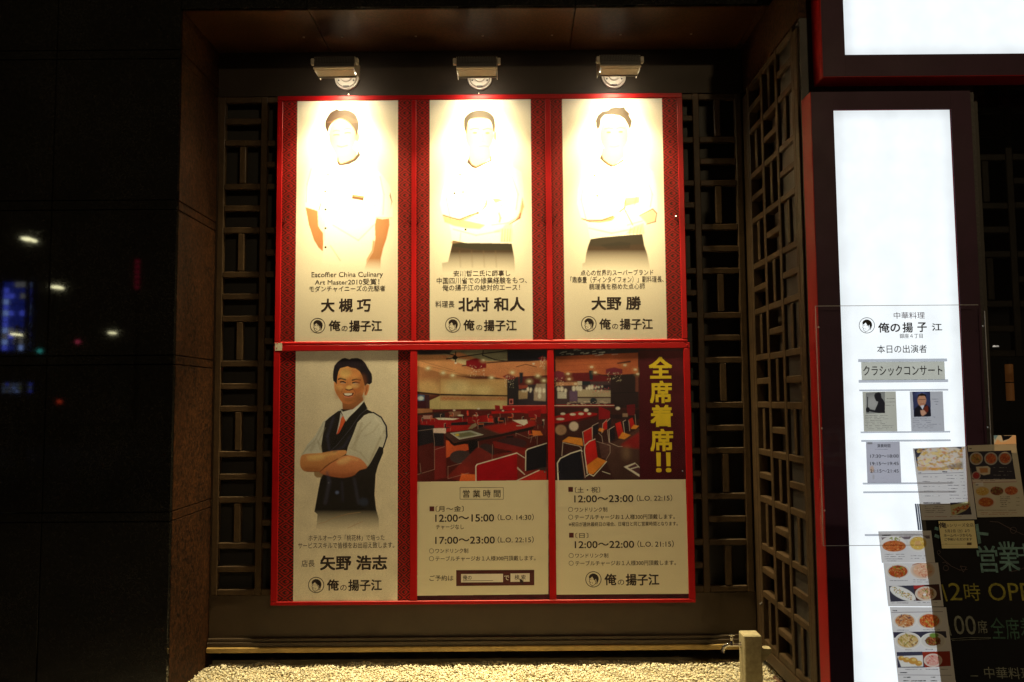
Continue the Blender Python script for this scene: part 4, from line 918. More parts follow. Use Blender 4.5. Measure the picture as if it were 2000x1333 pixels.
# ---- dining room picture across two sheets
def room_left(cv):
    g = C(800, 670, 4.936); z = C(810, 680, 7.692)
    cv.rect(812, 1072, 683, 945, (60, 22, 12))
    cv.poly(z((0, 0), (2000, 0), (2000, 420), (1640, 430), (1500, 460), (1390, 470), (1130, 430), (820, 400), (380, 390), (0, 260)), (150, 92, 46), (138, 78, 40), soft=.4)
    cv.poly(z((40, 95), (380, 120), (600, 230), (1000, 420), (0, 420)), (156, 104, 52), soft=2, alpha=.6)
    cv.poly(z((0, 0), (1400, 0), (1390, 195), (1040, 205), (850, 130), (660, 60), (520, 110), (350, 100), (40, 100)), (104, 92, 56), soft=.8)
    cv.poly(z((0, 0), (600, 0), (520, 90), (330, 100), (40, 105)), (34, 28, 22), soft=.8); cv.poly(z((40, 270), (380, 370), (900, 470), (1390, 470), (1390, 720), (380, 690), (40, 660)), (122, 74, 36), (140, 104, 54), g=(735, 770), soft=.6)
    cv.poly(z((480, 130), (1030, 205), (760, 260), (560, 190)), (150, 128, 76), soft=.8, alpha=.8)
    cv.poly(z((1390, 0), (2000, 0), (2000, 180), (1690, 205), (1390, 205)), (24, 22, 22), soft=.5)
    for a, b, c in ((0, 250, 600), (200, 350, 900)): cv.line(z((a, b - 80), (c, b + 90)), 1.2, (110, 66, 34), alpha=.7, soft=.4)
    cv.poly(z((380, 470), (1390, 480), (1390, 700), (380, 680)), (150, 116, 60), soft=2, alpha=.5)
    cv.ell(*z((640, 600))[0], 26, 14, (172, 150, 84), soft=6, alpha=.45); cv.ell(*z((1010, 640))[0], 22, 10, (168, 136, 76), soft=6, alpha=.6); cv.ell(*z((200, 590))[0], 20, 12, (156, 118, 62), soft=5, alpha=.6)
    cv.poly(z((380, 715), (1390, 730), (1390, 923), (380, 923)), (132, 106, 56), (140, 116, 64), soft=.5)
    cv.poly(z((380, 720), (1390, 735), (1390, 790), (380, 790)), (132, 80, 42), soft=1.4, alpha=.8)
    for x in (440, 500, 560, 640, 730, 1270, 1320): cv.line(z((x - 30, 775), (x, 745), (x + 32, 775)), 1.2, (124, 60, 24), alpha=.7, soft=.4)
    cv.poly(z((225, 790), (380, 720), (380, 923), (225, 923)), (136, 112, 60), soft=.4)
    cv.poly(z((40, 655), (380, 690), (1390, 710), (1390, 728), (380, 712), (40, 682)), (30, 16, 10), soft=.3)
    cv.line(z((380, 400), (380, 700)), 1.0, (104, 64, 30), alpha=.7, soft=.4)
    cv.poly(z((40, 690), (220, 705), (225, 900), (40, 905)), (44, 22, 20), soft=.4); cv.poly(z((45, 700), (150, 710), (140, 820), (45, 830)), (52, 62, 70), soft=.4); cv.ell(*z((90, 755))[0], 6, 4, (130, 128, 100), soft=1); cv.poly(z((45, 800), (140, 798), (138, 828), (45, 834)), (30, 40, 110), soft=.4)
    cv.poly(z((1390, 470), (1560, 430), (1560, 923), (1390, 923)), (30, 24, 20), soft=.4)
    cv.poly(z((1560, 430), (2000, 410), (2000, 560), (1560, 560)), (66, 18, 14), soft=.4); cv.poly(z((1560, 560), (2000, 540), (2000, 860), (1560, 860)), (36, 26, 24), soft=.4)
    cv.poly(z((1560, 640), (1700, 650), (1690, 760), (1560, 770)), (120, 92, 54), soft=.6); cv.poly(z((1830, 540), (1970, 540), (1970, 800), (1790, 790), (1790, 640)), (120, 96, 66), soft=.8)
    for x, y, w in ((1700, 620, 3), (1745, 625, 2.6), (1830, 630, 3.4), (1878, 640, 4.4), (1940, 640, 3.6), (1617, 648, 1.6), (1640, 650, 1.6), (1670, 650, 1.6), (1738, 655, 1.6), (1875, 720, 4)): cv.ell(*z((x, y))[0], w * .8, w * 1.4, (220, 190, 130), soft=.8)
    cv.poly(z((1560, 560), (1700, 560), (1690, 600), (1570, 620)), (104, 40, 24), soft=.6); cv.poly(z((1420, 765), (1480, 765), (1480, 845), (1420, 850)), (140, 70, 52), soft=.3); cv.ell(*z((1449, 808))[0], 2.4, 3.2, (60, 12, 12))
    cv.poly(z((1570, 370), (1630, 370), (1620, 520), (1580, 540)), (22, 22, 22), soft=1)
    # fans, hanging shades, ceiling lamps
    for P_ in (((475, 165), (600, 148), (1000, 90), (1400, 40)), ((420, 65), (600, 110)), ((715, 268), (780, 262)), ((1080, 225), (1390, 200), (1690, 185)), ((1030, 40), (1020, 110), (1200, 175), (1390, 200)), ((615, 60), (615, 220))): cv.line(z(*P_), 2.1, (26, 16, 12), soft=.3)
    cv.ell(*z((605, 145))[0], 5, 4, (22, 14, 10)); cv.ell(*z((615, 228))[0], 2.6, 1.6, (240, 220, 150), soft=.5); cv.ell(*z((1785, 238))[0], 2.6, 1.6, (240, 220, 150), soft=.5)
    for x0, x1, y0, y1, dk in ((770, 1075, 165, 320, (92, 10, 12)), (1320, 1510, 400, 480, (96, 30, 22)), (1850, 1985, 130, 200, (110, 24, 22))):
        cv.poly(z((x0, y0 + 25), ((x0 + x1) / 2, y0 - 12), (x1, y0 + 30), (x1, y1 - 20), ((x0 + x1) / 2, y1 + 4), (x0, y1 - 50)), dk, soft=.5, sm=False)
        for _ in range(46):
            a, b = random.uniform(x0 + 30, x1 - 20), random.uniform(y1 - 60, y1 + 120); cv.ell(*z((a, b))[0], .55, 1.0, (206, 150, 96), alpha=random.uniform(.3, .9), soft=.2)
    for x, y in ((200, 305), (428, 375), (570, 413), (1153, 447), (1030, 182), (1468, 370), (1850, 418), (1722, 502), (1942, 490)): cv.ell(*z((x, y))[0], 3.2, 2.2, (250, 226, 160), soft=.8); cv.ell(*z((x, y))[0], 7, 5, (190, 140, 80), soft=2.5, alpha=.4)
    cv.line(z((1525, 285), (1670, 245), (1830, 288)), 1.2, (40, 20, 14), soft=.2)
    # red bar and back rows
    R_, DR, BK = (116, 12, 10), (72, 8, 8), (24, 18, 16)
    cv.poly(g((895, 605), (1320, 600), (1320, 720), (895, 660)), R_, soft=.4); cv.line(g((900, 607), (1310, 605)), 1.0, (180, 70, 50))
    cv.rect(812, 1072, 808, 945, (56, 16, 10)); cv.poly(g((75, 640), (900, 640), (1320, 720), (1320, 900), (75, 900)), (64, 18, 12), soft=.6)
    cv.poly(g((75, 560), (160, 560), (160, 640), (75, 640)), (40, 14, 14)); cv.poly(g((75, 635), (220, 635), (220, 680), (75, 690)), (110, 66, 34), soft=.4)
    for P_, c_ in (((75, 680, 400, 655, 400, 665, 75, 700), (40, 20, 12)), ((130, 700, 220, 700, 220, 735, 130, 735), (120, 84, 60)), ((100, 740, 560, 720, 790, 690, 800, 760, 400, 790, 110, 790), (104, 12, 10)), ((240, 720, 480, 730, 420, 745, 280, 742), (180, 150, 110)), ((230, 680, 340, 675, 340, 720, 230, 725), (32, 24, 20)),
                   ((375, 665, 495, 660, 490, 705, 400, 715), (96, 60, 36)), ((630, 640, 755, 640, 760, 650, 640, 655), (60, 30, 20)), ((790, 660, 1070, 655, 1075, 672, 790, 685), (130, 14, 10)), ((820, 600, 870, 605, 875, 660, 825, 655), (100, 16, 14)), ((1140, 660, 1270, 640, 1260, 715, 1150, 720), (96, 10, 10)),
                   ((820, 720, 920, 720, 920, 790, 825, 800), BK), ((400, 770, 560, 760, 560, 800, 400, 810), BK), ((660, 765, 810, 760, 820, 800, 660, 830), BK), ((745, 710, 800, 710, 810, 770, 755, 765), (150, 26, 12)), ((370, 800, 590, 790, 580, 840, 350, 860), (120, 20, 12)), ((240, 740, 370, 750, 365, 820, 240, 820), (110, 14, 12)),
                   ((75, 790, 235, 800, 235, 960, 75, 1000), BK), ((230, 825, 350, 822, 350, 872, 230, 876), (170, 130, 96)), ((190, 870, 330, 870, 330, 990, 240, 1000), BK), ((350, 940, 560, 980, 570, 1030, 350, 1110), (150, 56, 22))):
        cv.poly(g(*[(P_[i], P_[i + 1]) for i in range(0, len(P_), 2)]), c_, soft=.4)
    for x, y, w in ((430, 650, 10), (490, 700, 22), (665, 635, 12), (900, 655, 8), (1000, 640, 6), (560, 680, 6), (640, 700, 18), (1290, 745, 8)): cv.ell(*g((x, y))[0], w / 4, 1.4, (196, 160, 118), soft=.5)
    cv.poly(g((550, 655), (566, 655), (570, 700), (555, 705)), (190, 40, 20), soft=.3)
    for x_, y_, h_, r_, f_ in ((826, 822, 11, 0, 1), (842, 818, 10, 1, 1), (862, 815, 10, 0, 1), (884, 812, 9, 1, -1), (905, 818, 11, 0, 1), (930, 812, 10, 1, -1), (955, 816, 12, 0, 1), (975, 822, 12, 1, 1), (1000, 815, 12, 1, -1), (1022, 822, 14, 0, 1), (1045, 818, 13, 1, -1), (1060, 830, 14, 0, -1), (870, 835, 14, 0, 1), (935, 828, 14, 1, 1), (990, 838, 15, 0, -1), (1035, 848, 16, 1, 1)): mini_chair(cv, x_, y_, h_, r_, f_)
    # near table
    cv.poly(g((330, 880), (560, 840), (980, 760), (1200, 745), (1215, 800), (880, 880), (430, 965)), (58, 34, 22), (52, 30, 20), soft=.4)
    cv.poly(g((700, 810), (1000, 760), (1210, 745), (1215, 800), (900, 872), (860, 870)), (122, 18, 10), soft=2, alpha=.9); cv.poly(g((330, 885), (430, 965), (880, 880), (1215, 800), (1180, 840), (900, 900), (430, 995), (400, 975)), (24, 14, 10), soft=.4)
    cv.poly(g((395, 870), (590, 845), (710, 885), (480, 930)), (124, 116, 86), soft=.3); cv.poly(g((420, 880), (580, 858), (660, 885), (490, 915)), (84, 76, 44), soft=.5); cv.ell(*g((460, 888))[0], 4, 2.4, (150, 120, 30), soft=.6); cv.line(g((395, 870), (480, 930), (710, 885)), .8, (190, 180, 150))
    cv.poly(g((990, 745), (1130, 740), (1140, 775), (1100, 798), (1060, 780)), (168, 150, 104), soft=.4); cv.line(g((1030, 800), (1080, 800)), 1, (200, 170, 130))
    cv.poly(g((560, 830), (600, 790), (640, 770), (600, 740), (630, 750), (650, 800), (600, 830)), (104, 84, 52), soft=.4)
    cv.poly(g((570, 950), (660, 945), (650, 1260), (580, 1270)), (20, 15, 12), soft=.3); cv.poly(g((930, 900), (1000, 895), (995, 1080), (945, 1060)), (22, 14, 12), soft=.3)
    cv.ell(*g((490, 1100))[0], 21, 13, (48, 34, 26), soft=.6); cv.ell(*g((730, 1060))[0], 17, 18, (40, 26, 20), soft=.6); cv.ell(*g((980, 970))[0], 30, 11, (44, 22, 18), soft=.6)
    cv.poly(g((240, 1000), (350, 1000), (350, 1300), (240, 1320)), (84, 20, 14), soft=1); cv.poly(g((660, 1000), (800, 1080), (1320, 1000), (1320, 1333), (500, 1333), (350, 1300)), (96, 24, 14), soft=1, alpha=.75)
    cv.poly(g((800, 950), (830, 950), (1130, 1020), (1120, 1080), (1050, 1060), (820, 1010)), (110, 20, 12), soft=.6, alpha=.6)
    cv.poly(g((1180, 845), (1260, 850), (1285, 890), (1190, 900)), (168, 80, 26), soft=.4)
    cv.poly(g((500, 1260), (640, 1270), (640, 1333), (480, 1333)), (170, 66, 22), soft=.4)
    for P_ in (((75, 850), (225, 830), (240, 960), (240, 1220), (110, 1260), (75, 1270)), ((110, 1260), (100, 1160)), ((370, 1190), (370, 1310)), ((370, 1195), (500, 1160)), ((370, 1310), (570, 1255)), ((1025, 900), (1025, 870), (1150, 920), (1230, 890), (1230, 980)), ((660, 780), (660, 830)), ((660, 770), (810, 765)), ((920, 725), (925, 790)), ((870, 680), (875, 720)), ((240, 1030), (340, 1000)), ((800, 980), (795, 1120)), ((660, 950), (665, 1010)), ((1180, 900), (1165, 960))): cv.line(g(*P_), .9, (130, 100, 70), alpha=.6)
    cv.line(g((1030, 1060), (1110, 1110)), 1.4, (180, 150, 110)); cv.line(g((1040, 1200), (1110, 1270), (1000, 1180)), 1.2, (180, 150, 110))
    cv.poly(g((1120, 1035), (1320, 970), (1320, 1200), (1120, 1240)), (18, 14, 14), soft=.3); cv.line(g((1118, 1230), (1120, 1045), (1140, 1025), (1320, 968)), 1.8, (200, 176, 130))
    cv.poly(g((640, 1180), (1035, 1062), (1040, 1333), (640, 1333)), (122, 8, 10), (112, 6, 10), soft=.3); cv.line(g((640, 1333), (638, 1190), (652, 1172), (1035, 1062)), 2.0, (210, 184, 136))
    cv.poly(g((1030, 1333), (1250, 1225), (1320, 1240), (1320, 1333)), (140, 24, 14), soft=.3); cv.line(g((1025, 1333), (1250, 1228)), 1.8, (210, 190, 140)); cv.ell(*g((1280, 1215))[0], 9, 3, (40, 30, 22), soft=.8)
    cv.rect(812, 1072, 683, 690, (24, 14, 10), alpha=.5, soft=1)  # soft dark strip: shadow of the middle red bar painted in
def mini_chair(cv, x, y, h, red, flip=1):
    w = h * .62 * flip
    cv.line([(x - w * .2, y), (x - w * .2, y + h * .5)], .6, (120, 94, 66), alpha=.7); cv.line([(x + w * 1.1, y + h * .05), (x + w * 1.1, y + h * .55)], .6, (120, 94, 66), alpha=.7)
    cv.poly([(x, y), (x + w * 1.2, y - h * .02), (x + w * 1.0, y + h * .1), (x - w * .2, y + h * .12)], (150, 70, 24) if red else (40, 26, 20), soft=.3)
    cv.poly([(x - w * .3, y + h * .05), (x - w * .25, y - h * .5), (x + w * .1, y - h * .56), (x + w * .1, y)], (124, 14, 10) if red else (20, 15, 14), soft=.3)
    cv.line([(x - w * .3, y), (x - w * .27, y - h * .5), (x + w * .1, y - h * .57)], .7, (160, 128, 90), alpha=.7)
def room_right(cv):
    g = C(1070, 670, 4.936); z = C(1085, 680, 7.692)
    cv.rect(1080, 1250, 680, 940, (50, 20, 14))
    cv.poly(z((0, 100), (1240, 70), (1240, 390), (930, 400), (700, 400), (560, 370), (0, 390)), (136, 62, 26), (130, 60, 28), soft=.4)
    cv.poly(z((0, 0), (1240, 0), (1240, 70), (800, 90), (0, 130)), (30, 24, 22), soft=.6)
    for _ in range(22): a, b = random.uniform(60, 850), random.uniform(20, 120); cv.line(z((a, b), (a + random.uniform(20, 90), b - 8)), random.uniform(.8, 2), (150, 140, 104), alpha=.6, soft=.4)
    for y in (190, 245, 320): cv.line(z((30, y + 30), (900, y - 20)), .8, (100, 40, 20), alpha=.6, soft=.3)
    cv.poly(z((0, 385), (500, 370), (830, 440), (830, 520), (0, 520)), (72, 16, 14), soft=.5)
    cv.poly(z((0, 510), (830, 500), (830, 860), (0, 860)), (52, 34, 28), soft=.5); cv.poly(z((0, 515), (330, 515), (330, 560), (0, 570)), (140, 88, 50), soft=.6)
    cv.poly(z((330, 500), (400, 500), (400, 560), (330, 560)), (140, 120, 86), soft=.4); cv.poly(z((400, 500), (520, 500), (520, 560), (400, 560)), (22, 24, 22), soft=.5); cv.poly(z((570, 560), (830, 550), (830, 600), (570, 620)), (30, 20, 20), soft=.5)
    cv.poly(z((330, 620), (830, 640), (830, 740), (330, 740)), (130, 108, 70), soft=.5); cv.poly(z((330, 735), (830, 735), (830, 752), (330, 752)), (50, 30, 20), soft=.3); cv.poly(z((330, 755), (830, 755), (830, 830), (330, 820)), (110, 92, 64), soft=.5)
    cv.poly(z((30, 660), (165, 660), (165, 760), (30, 760)), (140, 124, 90), soft=.6); cv.poly(z((210, 640), (330, 640), (330, 800), (210, 800)), (72, 50, 54), soft=.6); cv.ell(*z((570, 800))[0], 7, 7, (28, 30, 28), soft=1)
    for x, y, w in ((45, 620, 3.6), (95, 620, 3.8), (150, 640, 3), (275, 610, 4), (330, 605, 4), (375, 610, 4), (470, 610, 2.4), (510, 595, 3.6), (550, 590, 3.6), (600, 600, 1.8), (620, 585, 1.6), (650, 590, 1.6), (700, 580, 1.6), (640, 650, 1.4), (690, 640, 1.4)): cv.ell(*z((x, y))[0], w * .9, w * 1.3, (216, 200, 150), soft=.9)
    for _ in range(40): cv.ell(*z((random.uniform(560, 800), random.uniform(560, 680)))[0], .7, .7, (170, 60, 50), alpha=.7)
    cv.poly(z((830, 420), (1240, 385), (1240, 900), (830, 900)), (32, 20, 16), soft=.5); cv.line(z((830, 680), (1240, 665)), 1, (18, 12, 10)); cv.poly(z((1200, 420), (1245, 420), (1245, 660), (1200, 660)), (84, 40, 24), soft=.6)
    cv.poly(z((500, 340), (570, 340), (560, 480), (515, 480)), (20, 26, 24), soft=.6)
    for x0, x1, y0, y1 in ((755, 1005, 300, 385), (-60, 130, 350, 470)):
        cv.poly(z((x0, y0 + 20), ((x0 + x1) / 2, y0 - 8), (x1, y0 + 20), (x1, y1), ((x0 + x1) / 2, y1 + 20), (x0, y1)), (84, 24, 26), soft=.5)
        for _ in range(40): a, b = random.uniform(x0 + 20, x1 - 10), random.uniform(y1 - 20, y1 + 130); cv.ell(*z((a, b))[0], .55, 1.0, (196, 140, 90), alpha=random.uniform(.3, .9), soft=.2)
    for x, y in ((187, 388), (205, 468), (543, 287), (597, 369), (1042, 258), (1198, 325), (1235, 392), (300, 540)): cv.ell(*z((x, y))[0], 3.2, 2.0, (250, 232, 170), soft=.7); cv.ell(*z((x, y))[0], 7, 4, (190, 120, 60), soft=2.5, alpha=.35)
    cv.poly(z((920, 225), (1130, 190), (1130, 215), (930, 240)), (40, 18, 12), soft=.5)
    cv.poly(z((0, 850), (880, 845), (880, 930), (0, 935)), (100, 10, 10), soft=.3); cv.poly(g((60, 605), (640, 600), (640, 690), (60, 720)), (86, 10, 12), soft=.3); cv.line(g((60, 606), (640, 604)), 1.2, (196, 150, 120))
    for _ in range(34): a, b = random.uniform(180, 560), random.uniform(560, 602); cv.line(g((a, b), (a + random.uniform(8, 40), b + 3)), 1.0, (160, 130, 90), alpha=.6, soft=.3)
    cv.poly(g((60, 620), (640, 620), (880, 680), (880, 1333), (60, 1333)), (44, 20, 14), soft=.6)
    cv.poly(g((60, 710), (300, 660), (480, 680), (470, 700), (200, 760), (60, 800)), (116, 12, 10), soft=.4); cv.poly(g((60, 780), (200, 755), (480, 695), (480, 710), (220, 780), (60, 810)), (60, 8, 8), soft=.3)
    for x, y, w in ((145, 685, 24), (240, 690, 30), (320, 685, 26), (400, 685, 18), (120, 735, 40), (370, 650, 22), (675, 632, 22)): cv.ell(*g((x, y))[0], w / 5, 2.2 if w != 22 else 3.2, (186, 156, 112), soft=.5)
    cv.ell(*g((125, 840))[0], 11, 10, (120, 84, 50), soft=1); cv.ell(*g((250, 805))[0], 9, 9, (150, 124, 88), soft=1)
    cv.poly(g((490, 610), (600, 660), (600, 730), (490, 740)), (98, 10, 12), soft=.3); cv.poly(g((600, 690), (700, 690), (880, 640), (880, 740), (760, 740), (600, 730)), (30, 16, 14), soft=.5)
    cv.poly(g((760, 600), (840, 592), (840, 700), (765, 700)), (76, 14, 14), soft=.3); cv.poly(g((720, 680), (770, 680), (770, 715), (720, 715)), (110, 80, 50), soft=.5)
    cv.poly(g((650, 1333), (560, 1140), (600, 980), (880, 820), (880, 1333)), (62, 36, 24), (50, 28, 18), soft=.5); cv.poly(g((700, 985), (880, 860), (885, 1020), (730, 1010)), (110, 14, 12), soft=2, alpha=.85); cv.ell(*g((755, 1060))[0], 8, 14, (104, 76, 44), soft=5, alpha=.5)
    # chairs: back, seat and the pale bent edges
    for bk, st in ((((650, 780), (700, 760), (735, 890), (680, 920)), ((680, 920), (740, 930), (800, 890), (720, 860))), (((780, 740), (815, 720), (840, 800), (800, 830)), ((800, 830), (850, 830), (880, 800), (830, 790))), (((530, 780), (570, 740), (570, 830), (535, 850)), ((485, 845), (500, 820), (545, 830), (530, 865))), (((345, 850), (425, 812), (430, 940), (350, 990)), ((135, 950), (200, 905), (330, 920), (340, 995)))):
        cv.poly(g(*bk), (150, 22, 12), (124, 14, 12), soft=.3); cv.poly(g(*st), (186, 92, 24), soft=.4)
    for P_ in (((590, 960), (590, 830), (640, 800), (650, 930)), ((430, 800), (490, 770), (480, 880), (430, 900)), ((575, 760), (615, 730), (600, 830), (580, 840)), ((725, 770), (770, 740), (775, 850), (735, 860))): cv.poly(g(*P_), (22, 16, 16), soft=.3)
    for P_, w in ((((350, 990), (335, 860), (425, 812), (430, 930)), 1.3), (((430, 905), (430, 800), (485, 772)), 1.3), (((135, 1090), (145, 960), (180, 970), (300, 995), (320, 1010), (360, 1300)), 1.4), (((520, 870), (530, 780), (570, 740)), 1.2), (((490, 870), (520, 900), (530, 960)), 1.0), (((575, 840), (590, 960)), 1.0), (((595, 960), (590, 835), (640, 805)), 1.4), (((740, 870), (725, 760), (750, 745)), 1.2), (((600, 965), (680, 1000), (720, 1000)), 1.0), (((470, 950), (600, 990), (600, 1060), (560, 1130)), .8), (((840, 690), (850, 800)), .8), (((780, 750), (790, 850)), 1), (((570, 760), (600, 728)), 1.2)):
        cv.line(g(*P_), w, (150, 122, 88), alpha=.75)
    for y in range(960, 1110, 12): cv.line(g((490 + (y - 960) * .2, y), (600 - (y - 960) * .2, y + 10)), .7, (110, 70, 50), alpha=.7)
    cv.poly(g((358, 990), (400, 950), (455, 930), (480, 1105), (365, 1190)), (156, 16, 12), (134, 20, 12), soft=.3); cv.poly(g((365, 1190), (480, 1105), (565, 1140), (440, 1265), (400, 1270)), (186, 88, 20), (170, 84, 20), soft=.4)
    cv.line(g((380, 1260), (352, 1040), (358, 990), (400, 950), (455, 928)), 1.6, (206, 180, 150)); cv.line(g((370, 1285), (400, 1265), (440, 1285), (500, 1220), (565, 1145)), 1.6, (200, 160, 100))
    cv.poly(g((95, 1333), (95, 1160), (130, 1110), (310, 1035), (350, 1333)), (18, 15, 16), soft=.3); cv.line(g((100, 1333), (92, 1160), (120, 1115), (220, 1065), (318, 1035), (330, 1045)), 2.2, (200, 176, 124))
    cv.poly(g((730, 1195), (840, 1155), (888, 1200), (888, 1295)), (190, 176, 150), soft=.3); cv.poly(g((770, 1200), (845, 1165), (885, 1210), (885, 1270)), (60, 30, 26), soft=.4); cv.line(g((800, 1215), (870, 1195)), 2, (180, 160, 130), soft=.3)
    cv.line(g((525, 1240), (600, 1265)), 1.2, (170, 150, 120))
    cv.rect(1249, 1345, 676, 945, (58, 10, 12), col2=(50, 8, 10)); cv.rect(1080, 1345, 676, 686, (24, 14, 10), alpha=.5, soft=1)  # last strip: the bar's shadow painted along this sheet's top too
def info(i, fn, label, sheetq):
    r = cell(ed2, i, .430, 1.9035); cv = Canvas(PP, *r, (50, 12, 12), 3.4, LOW)
    fn(cv)
    
    for _ in range(900):                       # the clutter of a dining room: small lights, edges, shadows
        ii, jj = random.randrange(4, cv.H - 4), random.randrange(4, cv.W - 4); h_, w_ = random.randrange(1, 4), random.randrange(2, 9)
        cv.img[ii:ii + h_, jj:jj + w_] = cv.img[ii:ii + h_, jj:jj + w_] * random.choice((.6, .75, 1.25, 1.4)) + .004
    cv.photo(1, .09, .06); cv.img = np.clip((cv.img - .004) * .80, .0015, 1)
    cv.light = None
    cv.poly(sheetq, (226, 220, 198)); cv.grain(.02)
    m = cv.material('info_sheet_print', .45); return tag(cv.sheet('poster', m, None), label, 'poster', 'posters in the red frames')
pl = info(1, room_left, 'sheet with the dining room picture above the weekday opening hours, lower middle', [(813.5, 941.5), (1071, 938), (1071, 1161), (813.5, 1164)])
k = Ink(PP)
k.frame(898.5, 983, 952.5, 975.5, .7); k.text('営 業 時 間', 904, 977.5, 957, 972, .004); k.text('〔月～金〕', 851, 905.5, 988.5, 1000)
k.text('12:00～15:00', 850, 965, 1005, 1019.5, .02); k.text('（L.O. 14:30）', 972, 1042.5, 1004, 1017, .006); k.text('チャージなし', 851.5, 906, 1025, 1034.5)
k.text('17:00～23:00', 850, 966.5, 1048.5, 1062.5, .02); k.text('（L.O. 22:15）', 972, 1042.5, 1048, 1061, .006)
k.ring(842.8, 1076.5, 4.3, .8); k.text('ワンドリンク制', 850.5, 914.5, 1071.5, 1081); k.ring(842.8, 1091.5, 4.3, .8); k.text('テーブルチャージお１人様300円頂戴します。', 850.5, 1046, 1086, 1096)
k.text('ご予約は', 839, 885.5, 1124, 1135, .006)
k.build('printed_lettering', M['ink'], pl)
k = Ink(PP); k.rect(839, 848, 989.5, 999); k.poly([(891, 1114), (1043.5, 1113.5), (1043.5, 1143.5), (891, 1145)]); k.build('printed_blocks', M['ink_maroon'], pl)
k = Ink(PP, .0006); k.poly([(900.5, 1121.5), (982.5, 1121), (982.5, 1137.5), (900.5, 1138)]); k.poly([(997, 1120.5), (1034.5, 1120), (1034.5, 1136.5), (997, 1137)]); k.text('で', 984.5, 994.5, 1124.5, 1133.5, .01); k.build('printed_boxes', M['ink_cream'], pl)
k = Ink(PP, .0010); k.text('俺の', 904, 921, 1124, 1133); k.line([(904, 1134.8), (963, 1134.2)], .8); k.text('検 索', 1005, 1026.5, 1123, 1132.5)
k.poly([(1014.5, 1130), (1023.5, 1135.5), (1020, 1136.5), (1023, 1141.5), (1021, 1142.5), (1018.2, 1137.8), (1016, 1140)]); k.build('printed_lettering', M['ink'], pl)
pr = info(2, room_right, 'sheet with the dining room picture, tall yellow characters and weekend opening hours, lower right', [(1084.5, 938.5), (1339, 936.5), (1346, 1160), (1087, 1162)])
k = Ink(PP)
k.text('〔土・祝〕', 1123, 1172, 951.5, 963); k.text('12:00～23:00', 1121.5, 1237, 967.5, 981.5, .02); k.text('（L.O. 22:15）', 1243.5, 1313, 966.5, 979.5, .006)
k.ring(1114.5, 995.5, 4.3, .8); k.text('ワンドリンク制', 1122.5, 1186, 991, 1000.5); k.ring(1114.5, 1010.5, 4.3, .8); k.text('テーブルチャージお１人様300円頂戴します。', 1122.5, 1318, 1005, 1015)
k.text('※祝日が連休最終日の場合、日曜日と同じ営業時間となります。', 1111, 1323.5, 1019.5, 1028); k.text('〔日〕', 1124, 1149, 1041, 1051.5); k.text('12:00～22:00', 1122.5, 1238.5, 1057, 1071, .02); k.text('（L.O. 21:15）', 1245, 1316, 1056, 1069.5, .006)
k.ring(1115.5, 1085.5, 4.3, .8); k.text('ワンドリンク制', 1123.5, 1188, 1081, 1090); k.ring(1115.5, 1100.5, 4.3, .8); k.text('テーブルチャージお１人様300円頂戴します。', 1123.5, 1320, 1095, 1105)
k.logo(1159, 1132, 15); k.text('俺', 1180.5, 1204, 1121, 1143.5, .026); k.text('の', 1206.5, 1219, 1132.5, 1143); k.text('揚子江', 1222, 1287.5, 1121, 1144, .026)
k.build('printed_lettering', M['ink'], pr)
k = Ink(PP); k.rect(1110, 1119, 951.5, 961); k.rect(1111.5, 1120.5, 1041, 1050.5); k.build('printed_blocks', M['ink_maroon'], pr)
k = Ink(PP)
for ch, a, b, c, d in (('全', 1267, 1313, 697, 740), ('席', 1269, 1312.5, 744, 788), ('着', 1270, 1314, 791, 834.5), ('席', 1270, 1315, 838, 882), ('‼', 1281, 1311, 884, 923)): k.text(ch, a, b, c, d, .034 if ch != '‼' else .03)
k.build('printed_lettering', M['ink_yellow'], pr)
# ================================================================ LIT SIGNS
SY = 3.88                                    # front of the sign boxes
SP = wallplane(SY + .0115)
def signbox(label, x0, x1, z0, z1, fx0, fx1, fz0, fz1):
    t = empty('lightbox_sign', (x0, 4.0, z0), label, 'lit sign', 'white lightbox signs')
    e = .012
    box('side_casing', M['red_sign'], x0, x0 + .0035, SY, 4.0, z0, z1, t, b=.0012)
    box('side_casing', M['red_sign'], x1 - .0035, x1, SY + .005, 4.0, z0, z1, t, b=.0012)
    box('bottom_casing', M['red_sign'], x0 + .0038, x1 - .0038, SY, 4.0, z0, z0 + .0035, t, b=.0012)
    box('top_casing', M['red_sign'], x0 + .0038, x1 - .0038, SY + .005, 4.0, z1 - .0035, z1, t, b=.0012)
    y0, y1 = SY + .0008, SY + .0048; y1 = SY + .0045
    box('face_border', M['maroon'], x0 + .004, fx0, y0, y1, z0 + .004, z1 - .001, t)
    box('face_border', M['maroon'], fx1, x1 - .001, y0, y1, z0 + .004, z1 - .001, t)
    box('face_border', M['maroon'], fx0 + .0004, fx1 - .0004, y0, y1, z0 + .004, fz0, t)
    box('face_border', M['maroon'], fx0 + .0004, fx1 - .0004, y0, y1, fz1, z1 - .001, t)
    box('lit_face', lit_diffuser('lit_white_face', fx0, fx1, fz0, fz1, PANEL_STRENGTH), fx0 + .0006, fx1 - .0006, SY + .012, SY + .02, fz0 + .0004, fz1 - .0004, t)
    box('back_casing', M['red_sign'], x0 + e, x1 - e, 3.985, 3.999, z0 + e, z1 - e, t)
    return t
lows = signbox('tall narrow lit sign with the shop name and performer notices, beside the lattice', 1.4405, 2.213, .12, 3.072, 1.5505, 2.1155, .20, 2.982)
ups = signbox('wide lit sign at the top right corner, above the tall narrow sign', 1.504, 4.6, 3.143, 5.2, 1.6165, 4.5, 3.2535, 5.1)
